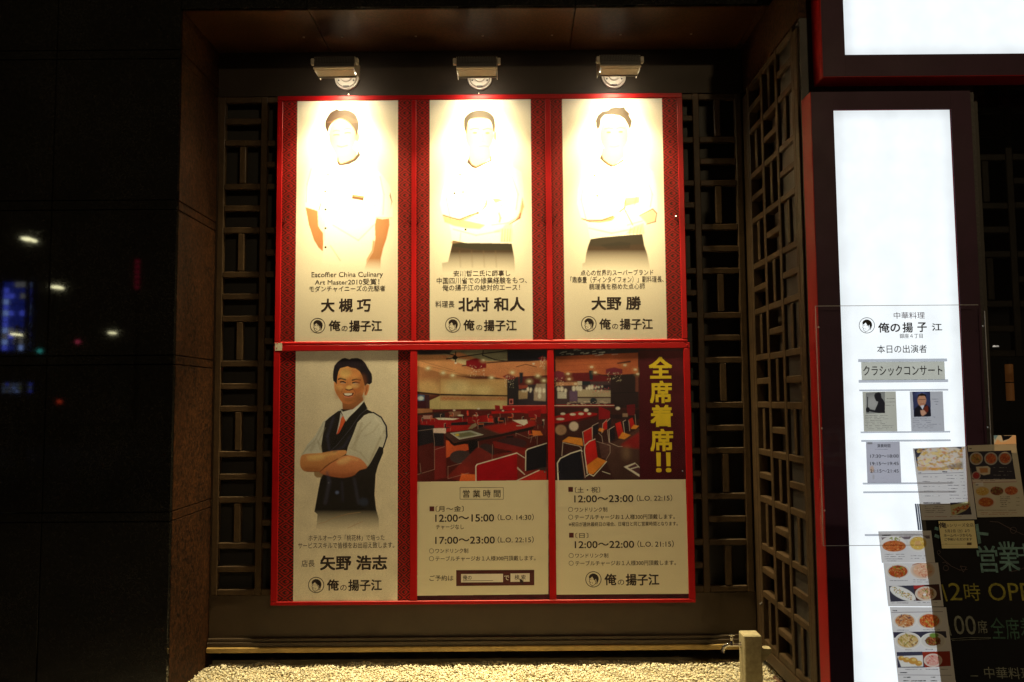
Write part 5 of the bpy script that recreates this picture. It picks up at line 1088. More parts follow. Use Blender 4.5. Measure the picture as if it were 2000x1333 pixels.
struct(box('front_wall', M['granite_grey'], 1.4525, 2.30, 4.0055, 4.4, 0, 4.8))
struct(box('front_wall_edge', M['granite_pol'], 1.448, 1.4515, 4.032, 4.40, ZS + .21, 4.8))

k = Ink(SP, .0004)
k.text('俺の', 1715, 1758, 630.5, 650, .022); k.text('揚', 1762.5, 1783, 630, 650, .022); k.text('子', 1791.5, 1810, 630, 649, .026); k.text('江', 1820, 1840, 632, 646.5, .022); k.logo(1693, 636, 15, .8)
k.text('銀座４丁目', 1757, 1802, 652, 661, .004); k.text('本日の出演者', 1713, 1810, 674, 690)
k.build('printed_lettering', M['ink_black'], lows)
k = Ink(SP, .0004); k.text('中華料理', 1745.5, 1806, 610, 623, .002); k.build('printed_lettering', mat('magenta_ink', (.12, .004, .05), .5, noise=.05), lows)
# clear holder strips across the lit face, and the slips they hold
M['strip'] = clear_sheet('grey_holder_strip', .3, 1.4, (.66, .67, .70))
HP = wallplane(SY - .004)
def strip(x0, x1, y0, y1, m=None):
    a0, b = HP.ab(x0, y0); a1, b1 = HP.ab(x1, y1); bb = HP.ab(x0, y1)[1]
    box('holder_strip', m or M['strip'], a0, a1, SY - .004, SY + .0025, bb, b, lows)
for q in ((1677, 1850, 702, 707.5), (1678, 1852, 742.5, 748), (1679, 1852, 761.5, 764.5), (1682, 1856, 843.5, 846.5), (1683, 1857, 860, 863.5), (1686, 1862, 943.5, 946.8), (1687, 1866, 960.5, 963.8), (1690, 1872, 1044, 1047.5)): strip(*q)
def slip(plane, name, label, q, base, paint=None, see=.42, k=3.0, cat='paper notice', group=None, off=.0, parent=None):
    ab = [plane.ab(*p) for p in q]
    a0, a1 = (ab[0][0] + ab[3][0]) / 2, (ab[1][0] + ab[2][0]) / 2; b1, b0 = (ab[0][1] + ab[1][1]) / 2, (ab[2][1] + ab[3][1]) / 2
    cv = Canvas(plane, a0, a1, b0, b1, base, k)
    if paint: paint(cv)
    cv.grain(.02)
    o = cv.sheet(name, cv.material(name + '_print', .5, see), parent, off=off, thick=0)
    return tag(o, label, cat, group)
NP = wallplane(SY + .004)
a = slip(NP, 'paper_slip', 'long white slip with a bold dark concert title, held between two grey strips', [(1681, 708), (1844.5, 706), (1846, 742), (1684, 743)], (226, 230, 222), see=.45)
k = Ink(NP, .0004); k.text('クラシックコンサート', 1686, 1840.5, 714.5, 734, .008); k.build('printed_lettering', M['ink_black'], a)
def fly1(cv):
    z = C(1560, 560, 4.443)
    cv.poly(z((582, 925), (748, 912), (748, 1098), (582, 1104)), (150, 152, 150)); cv.ell(*z((640, 1010))[0], 12, 14, (200, 200, 198), soft=4, alpha=.6)
    cv.poly(z((655, 945), (665, 925), (695, 917), (715, 930), (718, 965), (735, 985), (748, 1010), (748, 1098), (690, 1098), (620, 1085), (600, 1060), (660, 1075), (680, 1030), (690, 1000), (672, 995), (660, 970)), (38, 38, 44), soft=.4)
    cv.line(z((598, 960), (596, 1060)), 1.6, (30, 30, 34)); cv.ell(*z((600, 1070))[0], 4, 5, (40, 40, 44)); cv.textlines(1729, 1749, 779, 792, 3, (60, 60, 70), 1.0); cv.textlines(1690, 1750, 812, 838, 9, (70, 70, 80), .8)
def fly2(cv):
    z = C(1560, 560, 4.443)
    cv.poly(z((986, 912), (1140, 905), (1148, 1126), (1000, 1130)), (58, 64, 100)); cv.ell(*z((1060, 930))[0], 10, 6, (80, 92, 140), soft=3)
    cv.poly(z((1000, 1130), (1005, 1060), (1040, 1030), (1100, 1020), (1140, 1050), (1148, 1126)), (30, 30, 40), soft=.5)
    cv.ell(*z((1068, 985))[0], 8.5, 12.5, (206, 150, 118), soft=.5); cv.poly(z((1030, 975), (1035, 940), (1070, 925), (1105, 940), (1108, 975), (1095, 950), (1045, 950)), (34, 26, 24), soft=.4)
    cv.line(z((1040, 982), (1100, 980)), .8, (60, 40, 40)); cv.line(z((1055, 1020), (1085, 1018)), 1, (150, 80, 70)); cv.poly(z((1055, 1035), (1090, 1030), (1075, 1070)), (225, 225, 235), soft=.3)
    cv.poly(z((1085, 1050), (1120, 1030), (1125, 1080), (1095, 1110)), (120, 50, 36), soft=.5); cv.poly(z((1055, 1075), (1085, 1070), (1110, 1100), (1075, 1126), (1060, 1110)), (216, 164, 136), soft=.5)
    cv.textlines(1820, 1840, 780, 790, 3, (70, 70, 90), 1.0); cv.textlines(1783, 1840, 815, 836, 7, (80, 80, 100), .8)
slip(NP, 'flyer', 'small flyer with a grey photo of a person bowed over an instrument', [(1685, 765.5), (1750, 765), (1752, 843), (1687, 843)], (214, 216, 206), fly1)
slip(NP, 'flyer', 'small flyer with a blue photo of a man in glasses holding a violin', [(1777, 765), (1841, 765), (1845, 842.5), (1780, 842.5)], (208, 212, 224), fly2)
a = slip(NP, 'paper_notice', 'white notice listing three performance times, lowest slip on the tall sign', [(1691.5, 864), (1757, 863), (1760.5, 943), (1694, 944)], (206, 208, 226), lambda cv: (cv.textlines(1706, 1744, 878, 879, 1, (90, 90, 110), .8), cv.ell(1703, 917, 4, 7, (214, 186, 170), soft=1), cv.ell(1706, 932, 2, 5, (190, 190, 196), soft=.6), cv.rect(1694, 1704, 864, 868, (150, 150, 158))), see=.44)
k = Ink(NP, .0004); k.text('演奏時間', 1713, 1739, 867.5, 874.5, .01)
for i, s_ in enumerate(('17:30～18:00', '19:15～19:45', '21:15～21:45')): k.text(s_, 1699.5, 1755, 888 + i * 14.6, 894.5 + i * 14.6, .008)
k.build('printed_lettering', M['ink_black'], a)
# clear acrylic cover standing off the face of the tall sign
cvx = empty('acrylic_cover', (1.83, 3.84, 1.0), 'clear acrylic cover with rounded corner standing in front of the tall lit sign', 'acrylic cover')
CY = 3.835
CPn = wallplane(CY)
xa, zt = CPn.ab(1592, 598); xb, _ = CPn.ab(1923, 598); _, zb = CPn.ab(1640, 1066.5)
MB().box(xa, xb, CY, CY + .004, zb, zt, .001).build('front_sheet', M['clear'], cvx)
for x in (xa, xb - .003): box('side_sheet', M['clear'], x, x + .003, CY + .0045, SY - .001, zb, zt, cvx)
MB().box(xa - .0004, xa + .0026, CY - .001, CY + .0012, zb, zt).build('cut_edge', M['acrylic_edge'], cvx); MB().box(xb - .0022, xb + .0004, CY - .001, CY + .0008, zb, zt - .03).build('cut_edge', M['acrylic_edge'], cvx)
MB().box(xa, xb - .03, CY - .0012, CY + .001, zt - .0018, zt + .0004).build('cut_edge', M['acrylic_edge'], cvx); MB().box(xa, xb, CY - .0012, CY + .001, zb - .0004, zb + .0016).build('cut_edge', M['acrylic_edge'], cvx)
for zz in (zt - .10, zt - .57, zb + .16):
    for x in (xa + .012, xb - .012): MB().cyl((x, CY - .001, zz), (x, CY - .005, zz), .0045, .003, 10).build('screw', M['steel'], cvx)

# ================================================================ BLACKBOARD AND MENUS
bx = R @ Vector((.970, .086, -(-.236) * -1 * -1)) if False else R @ Vector((.970, .070, .236))
bu = R @ Vector((-.060, .968, -.235))
d = RM @ np.array([1850 - 1000, 666.5 - 1100, -F]); t_ = 3.05 / d[1]
BP = Plane(np.array(EYE) + d * t_, tuple(bx), tuple(bu))
stand = empty('blackboard_stand', tuple(BP.o), 'leaning blackboard with chalk pen writing, lower right corner', 'blackboard')
def slab(name, m, a0, a1, b0, b1, o0, o1, parent):
    mb = MB(); vs = [tuple(BP.pt(a, b, o)) for a in (a0, a1) for b in (b0, b1) for o in (o0, o1)]
    mb.add(vs, [(0, 1, 3, 2), (4, 6, 7, 5), (0, 4, 5, 1), (2, 3, 7, 6), (0, 2, 6, 4), (1, 5, 7, 3)]); return mb.build(name, m, parent)
la, lb = BP.ab(1804, 985); 
zfloor = -(BP.o[2] - .02) / BP.uz[2]
rb = la + .86
slab('board', M['board'], la, rb, zfloor + .25, lb, -.012, -.004, stand)
M['dark_frame'] = mat('dark_wood_frame', (.018, .014, .012), .5, noise=.2)
slab('frame_stile', M['dark_frame'], la - .012, la - .0005, zfloor + .02, lb, -.02, -.001, stand); slab('frame_stile', M['dark_frame'], rb + .0005, rb + .02, zfloor + .02, lb, -.02, -.001, stand)
slab('frame_rail', M['dark_frame'], la, rb, zfloor + .22, zfloor + .2495, -.02, -.001, stand)
for a in (la + .22, rb - .12):
    p0 = BP.pt(a, lb - .1, -.03); p1 = (p0[0] + .06, min(3.75, p0[1] + .30), 0.0); MB().cyl(p0, p1, .012, .012, 10).build('rear_leg', M['dark_frame'], stand)
# chalk-pen writing
M['chalk_cyan'] = mat('pale_cyan_chalk', (.11, .22, .22), .8, noise=.5, nscale=60); M['chalk_yellow'] = mat('yellow_chalk', (.21, .19, .02), .8, noise=.5, nscale=60)
M['chalk_white'] = mat('white_chalk', (.15, .16, .13), .8, noise=.5, nscale=60); M['chalk_green'] = mat('green_chalk', (.03, .09, .06), .8, noise=.5, nscale=60); M['chalk_dim'] = mat('dim_brown_chalk', (.09, .06, .06), .8, noise=.3, nscale=60)
BO = -.0035
def chalk(fn, m):
    k = Ink(BP, BO); fn(k); k.build('chalk_writing', m, stand)['kind'] = 'stuff'
chalk(lambda k: (k.text('営', 1910, 1950, 1066, 1119, .010), k.text('業', 1950, 1990, 1058, 1116, .010), k.text('中', 1985, 2020, 1062, 1100, .010), k.line([(1908, 1024), (1914, 1062)], 6), k.line([(1911, 1042), (1931, 1044)], 5.5), k.line([(1826, 1032), (1834, 1034)], 6), k.line([(1826, 1046), (1836, 1050)], 6)), M['chalk_cyan'])
chalk(lambda k: (k.line([(1840, 1142), (1850, 1175)], 3.4), k.text('2', 1854, 1878, 1139, 1173, -.1), k.text('時', 1884, 1915, 1140, 1174, -.1), k.text('OPEN', 1931, 2048, 1139, 1174, -.1)), M['chalk_yellow'])
chalk(lambda k: (k.line([(1848, 1207), (1858, 1242)], 2.4), k.text('00', 1864, 1906, 1203, 1240, -.1), k.text('席', 1910, 1929, 1212, 1238, -.1), k.line([(1857, 1249), (1888, 1246), (1936, 1246)], .8), k.line([(1860, 1251.5), (1936, 1248)], .7), k.line([(1896, 1321), (1911, 1321)], 1.4), k.text('中華料理', 1923, 2018, 1304, 1327, -.1)), M['chalk_white'])
chalk(lambda k: k.text('全席着席', 1936, 2050, 1207, 1250, -.1), M['chalk_green'])
chalk(lambda k: (k.line([(1832, 1082), (1842, 1092), (1858, 1106), (1875, 1114), (1890, 1113)], .8), k.ring(1834, 1079, 3, .6), k.ring(1848, 1110, 5, .8), k.line([(1841, 1100), (1846, 1098), (1852, 1103)], .7), k.line([(1876, 1106), (1882, 1118), (1888, 1108), (1876, 1106)], .8),
    k.line([(1934, 1019), (1950, 1020), (1965, 1028), (1980, 1036), (2000, 1045)], .8), k.ring(1980, 1036, 6, .7), k.line([(1975, 1117), (1990, 1114), (2005, 1108)], .8)), M['chalk_dim'])

def dish(cv, cx, cy, rx, ry, cols, plate=(222, 220, 216), n=60, rot=0.0, fill=.78):
    cv.ell(cx, cy, rx, ry, plate, rot=rot, soft=.3); cv.ell(cx, cy, rx * .9, ry * .9, tuple(int(c * .93) for c in plate), rot=rot, soft=.5); cv.ell(cx, cy, rx * fill, ry * fill, cols[0], rot=rot, soft=.6)
    for _ in range(n):
        a, r = random.uniform(0, 6.28), math.sqrt(random.random()) * fill * .92
        u, v = math.cos(a) * r * rx, math.sin(a) * r * ry
        x, y = cx + u * math.cos(rot) - v * math.sin(rot), cy + u * math.sin(rot) + v * math.cos(rot)
        cv.ell(x, y, random.uniform(.8, rx * .16 + .5), random.uniform(.6, 1.5), random.choice(cols), rot=random.uniform(0, 3), soft=.3, alpha=random.uniform(.5, .95))
OR = [(196, 92, 44), (170, 60, 26), (214, 120, 60), (150, 50, 30), (226, 150, 90)]; GR = [(180, 120, 60), (90, 110, 40), (200, 150, 80), (120, 60, 30), (150, 160, 70)]
YE = [(216, 180, 90), (230, 200, 120), (200, 150, 60), (236, 214, 150)]; BR = [(120, 60, 34), (150, 84, 50), (90, 44, 26), (176, 110, 70), (130, 130, 60)]; PK = [(224, 180, 150), (210, 150, 120), (236, 206, 180), (190, 110, 90), (196, 200, 150)]
def menu_a(cv):
    z = C(1770, 860, 7.839); m = C(1600, 840, 5.0)
    cv.poly(z((120, 140), (845, 105), (862, 440), (175, 470)), (60, 60, 76)); 
    cv.poly(z((170, 280), (240, 190), (330, 130), (500, 118), (760, 115), (850, 150), (862, 430), (700, 430), (400, 465), (175, 468)), (222, 214, 206), soft=.5)
    for _ in range(150):
        x, y = z((random.uniform(180, 850), random.uniform(130, 455)))[0]; cv.ell(x, y, random.uniform(2, 7), random.uniform(1, 2.6), random.choice(YE + [(206, 130, 90), (226, 200, 180), (170, 140, 90)]), rot=random.uniform(-.8, .9), soft=.4, alpha=.75)
    cv.poly(z((180, 400), (540, 430), (560, 460), (180, 468)), (206, 150, 70), soft=1.2, alpha=.6); cv.poly(z((600, 400), (860, 330), (862, 430), (620, 432)), (96, 90, 96), soft=1.5, alpha=.6)
    cv.line(z((178, 520), (550, 508)), .7, (60, 60, 80)); cv.line(z((560, 508), (872, 498)), .7, (60, 60, 80)); cv.textlines(1794, 1801, 924, 924, 1, (60, 60, 80), 2.2, .95); cv.textlines(1841, 1850, 922, 922, 1, (60, 60, 80), 2.4, .95)
    for y0, y1, xs in ((932, 969, (1800, 1838, 1.15)), (929, 974, (1848, 1884, 1.2))):
        n = 5 if xs[0] == 1800 else 8
        for i in range(n):
            y = y0 + (y1 - y0) * i / (n - 1); s_ = i * (8.0 / n); cv.textlines(xs[0] + s_, xs[0] + s_ + 22, y, y, 1, (66, 66, 84), 1.1, .85); cv.textlines(xs[0] + s_ + 26, xs[0] + s_ + 35, y, y, 1, (96, 96, 110), 1.0, .7)
    cv.textlines(1804, 1850, 983, 983, 1, (50, 50, 60), 2.6, .95); cv.line(z((270, 992), (660, 985)), .8, (70, 60, 60)); cv.textlines(1806, 1850, 990, 1001, 4, (90, 80, 70), 1.0)
    cv.poly(z((668, 960), (965, 945), (1000, 1140), (690, 1150)), (52, 46, 70)); cv.poly(z((668, 1000), (900, 950), (960, 935), (985, 1000), (900, 1080), (750, 1150), (690, 1150)), (206, 206, 160), soft=.4)
    for _ in range(50):
        t = random.random(); cv.ell(1770 + (700 + t * 240 + random.uniform(-10, 20)) / 7.839, 860 + (1100 - t * 100 + random.uniform(-40, 40)) / 7.839, 2.4, 1.2, random.choice(OR), rot=-.5, soft=.3, alpha=.8)
    cv.textlines(1806, 1895, 1009.5, 1010, 1, (170, 90, 70), 1.0, .8); cv.line(z((860, 140), (900, 480), (1000, 900)), 1.4, (236, 234, 244), alpha=.7)
def menu_b(cv):
    z = C(1770, 860, 7.839)
    cv.textlines(1893, 1898, 877, 877, 1, (60, 60, 60), 2); cv.poly(z((935, 180), (1600, 160), (1670, 600), (1010, 610)), (30, 26, 52))
    for x, y, c_ in ((1065, 285, GR), (1290, 285, OR), (1505, 280, OR)): dish(cv, *z((x, y))[0], 13, 12.5, c_, (190, 186, 184), 40)
    cv.poly(z((1060, 410), (1240, 400), (1280, 430), (1275, 520), (1180, 540), (1080, 500)), (224, 214, 196), soft=.5); cv.poly(z((1110, 430), (1240, 425), (1245, 500), (1130, 505)), (200, 140, 84), soft=.8); dish(cv, *z((1065, 545))[0], 8.5, 8, [(170, 44, 50), (190, 70, 60)], (196, 170, 168), 10)
    cv.textlines(1940, 1980, 914, 936, 4, (150, 150, 160), 1.0, .6); cv.rect(1897, 1984, 937, 943, (226, 214, 206)); cv.line(z((1010, 655), (1680, 640)), .8, (150, 60, 60)); cv.textlines(1915, 1955, 939.5, 940, 1, (110, 90, 90), 1, .6)
    cv.poly(z((1050, 655), (1170, 650), (1175, 705), (1060, 710)), (236, 238, 250)); cv.textlines(1906, 1911, 947.5, 947.5, 1, (40, 40, 60), 2.8, 1)
    for x, y, c_ in ((1160, 785, YE), (1380, 780, BR), (1600, 775, OR)): dish(cv, *z((x, y))[0], 14, 9, c_, (226, 206, 180), 46, fill=.9)
    dish(cv, *z((1215, 950))[0], 19, 11.5, [(190, 96, 40), (210, 140, 60), (170, 70, 30)], (232, 214, 196), 44); cv.textlines(1953, 1972, 971, 990, 6, (70, 60, 56), 1.2, .8); cv.textlines(1984, 1995, 973, 987, 3, (90, 100, 70), 1.0, .8)
    cv.textlines(1910, 1996, 997, 997, 1, (80, 60, 50), 1.0, .9); cv.textlines(1915, 1998, 1002, 1005, 2, (176, 100, 84), 1.0, .8)
def menu_c(cv):
    m = C(1600, 840, 5.0)
    cv.textlines(1723, 1739, 1046, 1046, 1, (40, 40, 50), 2.2, .95); cv.line(m((605, 1052), (1078, 1030)), .7, (90, 40, 60)); cv.poly(m((610, 1055), (1078, 1035), (1080, 1062), (612, 1075)), (74, 40, 64), alpha=.8)
    cv.ell(*m((725, 1115))[0], 25, 16, (236, 234, 232), soft=.4); dish(cv, *m((965, 1108))[0], 20, 16, YE, (234, 232, 226), 30, fill=.8); cv.poly(m((935, 1085), (985, 1085), (1000, 1130), (930, 1130)), (220, 170, 120), soft=.6, alpha=.7)
    cv.ell(*m((730, 1135))[0], 23, 11, (190, 110, 60), soft=.4)
    for _ in range(80): a_, r_ = random.uniform(0, 6.28), math.sqrt(random.random()); cv.ell(*m((730 + 105 * r_ * math.cos(a_), 1135 + 48 * r_ * math.sin(a_)))[0], 1.4, 1.0, random.choice(OR), alpha=.8)
    for _ in range(16): cv.ell(*m((random.uniform(690, 790), random.uniform(1050, 1080)))[0], 1.6, 1.2, (140, 150, 60), alpha=.8)
    cv.textlines(1728, 1770, 1083, 1092, 3, (70, 60, 70), 1.0, .85); cv.textlines(1779, 1812, 1086, 1091, 2, (70, 70, 76), 1.0, .85); cv.textlines(1730, 1757, 1096, 1096, 1, (90, 80, 90), 1, .8)
def menu_d(cv):
    m = C(1600, 1080, 5.0)
    cv.line(m((640, 100), (1120, 85)), .8, (90, 40, 60)); dish(cv, *m((768, 182))[0], 24, 15, [(170, 70, 30), (190, 110, 60), (120, 140, 50), (206, 150, 90), (110, 50, 30)], (232, 230, 224), 80); dish(cv, *m((1010, 170))[0], 24, 17, PK, (226, 206, 190), 60); cv.line(m((910, 120), (985, 98), (1100, 95)), 1.6, (150, 70, 50), alpha=.7)
    cv.textlines(1738, 1775, 1134.5, 1134.5, 1, (60, 60, 70), 1.1, .9); cv.textlines(1784, 1822, 1133, 1137, 2, (60, 60, 70), 1.0, .9)
    cv.poly(m((680, 325), (930, 318), (940, 470), (695, 478)), (62, 62, 78)); cv.ell(*m((815, 398))[0], 27, 11, (232, 232, 230), rot=.42, soft=.4)
    for _ in range(70): t = random.uniform(-1, 1); cv.ell(1600 + (815 + t * 92 + random.uniform(-12, 12)) / 5, 1080 + (398 + t * 42 + random.uniform(-26, 26)) / 5, random.uniform(1, 2.2), .8, random.choice(GR + YE + [(226, 226, 210)]), rot=random.uniform(0, 3), alpha=.85)
    cv.poly(m((918, 320), (1170, 305), (1190, 462), (945, 470)), (74, 40, 40)); cv.poly(m((918, 320), (1030, 315), (1000, 345), (925, 355)), (170, 50, 50)); dish(cv, *m((1040, 400))[0], 21, 14, PK + GR, (226, 214, 200), 60); cv.ell(*m((1028, 408))[0], 3.4, 2.2, (236, 230, 226), soft=.4)
    cv.textlines(1742, 1785, 1178, 1178, 1, (60, 60, 70), 1.1, .9); cv.textlines(1792, 1840, 1177, 1177, 1, (60, 60, 70), 1.1, .9)
def menu_e(cv):
    m = C(1600, 1080, 5.0)
    cv.textlines(1744, 1755, 1193, 1193, 1, (50, 50, 60), 2.2, .95); cv.line(m((705, 583), (1205, 575)), .8, (80, 50, 70)); dish(cv, *m((835, 665))[0], 24, 16, [(206, 150, 100), (150, 80, 50), (226, 200, 160), (80, 50, 80), (196, 110, 50)], (234, 232, 228), 70); dish(cv, *m((1075, 665))[0], 25, 17, OR + [(190, 180, 90)], (232, 228, 222), 80)
    cv.textlines(1752, 1790, 1231, 1231, 1, (60, 60, 70), 1.1, .9); cv.textlines(1803, 1842, 1230.5, 1230.5, 1, (60, 60, 70), 1.1, .9); cv.poly(m((720, 775), (1235, 765), (1245, 830), (730, 830)), (58, 56, 76)); 
    dish(cv, *m((865, 860))[0], 26, 17, [(210, 180, 120), (130, 90, 60), (160, 150, 70), (226, 210, 170)], (234, 232, 228), 80); dish(cv, *m((1110, 860))[0], 25, 16, BR, (230, 228, 224), 60, fill=.6); cv.ell(*m((1120, 805))[0], 9, 4.5, (110, 140, 60), soft=.8)
    cv.textlines(1768, 1784, 1269.5, 1269.5, 1, (60, 60, 70), 1.1, .9); cv.textlines(1808, 1832, 1268.5, 1268.5, 1, (60, 60, 70), 1.1, .9)
    cv.poly(m((755, 970), (1005, 965), (1030, 1120), (765, 1122)), (62, 62, 82)); cv.poly(m((760, 1010), (1010, 1000), (1015, 1110), (800, 1115)), (228, 228, 224), soft=.5)
    for x, y, r_ in ((800, 1030, 6), (850, 1045, 7), (915, 1055, 9), (970, 1080, 7)): cv.ell(*m((x, y))[0], r_, r_ * .75, (200, 150, 70), soft=.5); cv.ell(*m((x + 10, y - 10))[0], r_ * .5, r_ * .3, (226, 196, 120), soft=.6)
    cv.poly(m((1005, 968), (1275, 960), (1285, 1105), (1030, 1120)), (150, 50, 34)); dish(cv, *m((1110, 1050))[0], 18, 13, [(214, 160, 150), (190, 90, 80), (226, 190, 180)], (226, 206, 196), 40)
    cv.textlines(1768, 1800, 1307.5, 1307.5, 1, (60, 60, 70), 1.1, .9); cv.textlines(1808, 1852, 1307.5, 1307.5, 1, (60, 60, 70), 1.1, .9); cv.line(m((770, 1192), (1290, 1196)), .7, (60, 40, 60)); cv.textlines(1758, 1780, 1314, 1314, 1, (50, 50, 60), 2.0, .95)
    cv.textlines(1765, 1785, 1323, 1323, 1, (60, 60, 60), 2.2, .95); cv.textlines(1765, 1812, 1330, 1330, 1, (60, 60, 60), 2.2, .95); cv.textlines(1818, 1832, 1323, 1330, 2, (60, 60, 60), 1.8, .9)
MG = 'menu sheets on the blackboard stand'
S_ = .42
WH = (222, 222, 226)
slip(BP, 'menu_sheet', 'menu sheet with a large photo of fried noodles over two price columns', [(1782, 877), (1884, 871.5), (1911, 1014.5), (1800.5, 1016.5)], WH, menu_a, S_, 4, 'menu sheet', MG, .003)
slip(BP, 'menu_sheet', 'menu sheet with round bowls on a dark ground, farthest right', [(1884.5, 871.5), (1978, 867), (2010, 1008), (1912.5, 1012)], (220, 214, 196), menu_b, S_, 4, 'menu sheet', MG, .0055)
slip(BP, 'menu_sheet', 'menu sheet with meat dish and soup side by side, topmost of the left column', [(1714, 1040), (1815, 1035), (1829, 1098), (1723.5, 1101)], WH, menu_c, S_, 4, 'menu sheet', MG, .002)
slip(BP, 'menu_sheet', 'menu sheet with four plates and a long fish plate, middle of the left column', [(1723.5, 1101.3), (1829, 1098.3), (1845.5, 1184), (1736.5, 1185.5)], WH, menu_d, S_, 4, 'menu sheet', MG, .002)
slip(BP, 'menu_sheet', 'menu sheet with dumplings, cut off by the lower picture edge', [(1736.5, 1187), (1845.5, 1185.3), (1870, 1345), (1757, 1345)], WH, menu_e, S_, 4, 'menu sheet', MG, .002)
for i, o_ in enumerate((.0, -.003, -.006)):
    slip(BP, 'leaflet', 'grey-blue leaflet edge in the stack behind the menus, %s of three' % ('front', 'middle', 'rear')[i], [(1786.5 + i * 4.6, 984.5), (1789.6 + i * 4.6, 984.2), (1796.6 + i * 4.4, 1036), (1793 + i * 4.4, 1036)], ((96, 108, 132), (120, 130, 150), (84, 92, 112))[i], None, .3, 4, 'leaflet', 'leaflets stacked behind the menus', o_)
a = slip(BP, 'notice_card', 'cream notice card in the middle of the blackboard under the menus', [(1831.5, 1018.5), (1901, 1017), (1910, 1071), (1840, 1071.5)], (220, 210, 160), lambda cv: (cv.line([(1838, 1064), (1898, 1063)], .6, (120, 110, 70), alpha=.6), cv.rect(1888, 1897, 1060, 1065, (90, 70, 40)), cv.textlines(1846, 1856, 1062.5, 1062.5, 1, (80, 70, 40), 1.2)), .05, 5, 'notice card', None, .004)
k = Ink(BP, .0044); k.text('俺', 1833, 1848, 1020.5, 1032, .03); k.text('の', 1848.5, 1852.5, 1025, 1029.5); k.text('シリーズ全店', 1854, 1901, 1022.5, 1029.5); k.text('５月２日（土）より', 1845, 1893, 1034, 1040.5, .02); k.text('ホームページからも', 1843, 1897, 1043, 1049, .02); k.text('ご予約いただけます', 1844, 1898, 1051, 1056.5, .02)
k.build('printed_lettering', M['ink'], a)

# ================================================================ STANDPIPE, PAVER, SIDE TAP
px0, px1, py0, py1, pz = 1.205, 1.301, 4.45, 4.552, .352
post = empty('tap_post', ((px0 + px1) / 2, (py0 + py1) / 2, .03), 'square cast stone tap post standing in the gravel near the lattice corner', 'tap post')
MB().box(px0, px1, py0, py1, .0, pz, .006).build('shaft', M['stone_post'], post)
xb_ = px1 + .0005
MB().add([(xb_, 4.47, .278), (xb_, 4.53, .278), (xb_, 4.53, .20), (xb_, 4.47, .20), (xb_ + .055, 4.475, .275), (xb_ + .055, 4.525, .275), (xb_ + .055, 4.525, .255), (xb_ + .055, 4.475, .255)], [(0, 1, 2, 3), (4, 7, 6, 5), (0, 4, 5, 1), (3, 2, 6, 7), (0, 3, 7, 4), (1, 5, 6, 2)]).build('hose_bracket', M['stone_post'], post)
tap = empty('water_tap', (px0, 4.5, .29), 'chrome water tap sticking out of the left side of the stone post', 'tap')
y_ = 4.5; zt_ = .290
MB().tube([(px0 + .002, y_, zt_), (px0 - .006, y_, zt_)], .017, 18).tube([(px0 - .004, y_, zt_), (px0 - .075, y_, zt_ + .002), (px0 - .094, y_, zt_ - .008), (px0 - .101, y_, zt_ - .030), (px0 - .102, y_, zt_ - .040)], [.0085, .0095, .0105, .009, .0105], 16).build('spout', M['chrome'], tap, smooth=True)
MB().cyl((px0 - .052, y_, zt_), (px0 - .052, y_, zt_ + .022), .013, .009, 16).cyl((px0 - .052, y_, zt_ + .02), (px0 - .052, y_, zt_ + .036), .006, .006, 12).ball((px0 - .052, y_, zt_ + .036), .009).build('valve_body', M['chrome'], tap, smooth=True)
MB().tube([(px0 - .068, y_, zt_ + .053), (px0 - .052, y_, zt_ + .055), (px0 - .036, y_, zt_ + .053)], .005, 10).cyl((px0 - .052, y_, zt_ + .036), (px0 - .052, y_, zt_ + .056), .005, .006, 12).build('handle', M['chrome'], tap, smooth=True)
tag(MB().box(1.44, 1.80, 4.1, 4.74, -.02, .052, .004).build('paver', M['paver']), 'brown clay paver at the foot of the slanting side lattice', 'paver')
hook = empty('wall_hook', (1.40, 4.93, .42), 'small dark metal hook low in the corner where both lattices meet', 'hook')
x_, z_ = unproj(1492, 1178, 4.9)
MB().tube([(x_ + .02, 4.92, z_), (x_ - .012, 4.89, z_ + .004), (x_ - .03, 4.885, z_ - .006)], .006, 10).build('arm', M['housing'], hook, smooth=True)
MB().tube([(x_, 4.895, z_ - .004), (x_ + .003, 4.892, z_ - .05), (x_ + .006, 4.892, z_ - .068)], [.006, .008, .005], 10).build('pendant', M['steel'], hook, smooth=True)

# ================================================================ SHOP FRONT BEHIND THE BLACKBOARD
shop = struct(MB().box(2.305, 6.5, 7.0, 7.1, 0, 4.8).box(6.4, 6.5, 4.3, 7.0, 0, 4.8).box(2.31, 6.39, 4.3, 6.99, 4.3, 4.4).build('shop_interior', M['backing']))
struct(MB().box(2.31, 6.4, 4.3, 7.0, -.05, .02).build('shop_floor', M['pavement']))
isc = screen('lattice screen standing behind the dark shop glass at the far right', lambda q: (2.9, 4.5, .13) if q is None else MB().box(q[0], q[1], 4.5 + q[4], 4.5 + q[5], q[2], q[3], .0035).build('bar', M['bronze']), [2.50, 2.764, 3.028, 3.292, 3.556], 1, ROWS[5:])
gd = empty('glass_door', (3.2, 4.1, 0), 'dark shop front glazing to the right of the tall lit sign', 'glass door')
box('pane', M['glass'], 2.36, 6.0, 4.10, 4.108, .1, 3.13, gd); box('door_rail', M['dark_frame'], 2.305, 6.05, 4.08, 4.13, .0, .0995, gd); box('door_stile', M['dark_frame'], 2.3055, 2.3595, 4.08, 4.13, .1, 3.13, gd)
def inlit(px0, px1, py0, py1, Y): x0, z1 = unproj(px0, py0, Y); x1, z0 = unproj(px1, py1, Y); return x0, x1, z0, z1
x0, x1, z0, z1 = inlit(1963, 1981, 712, 783, 5.6)
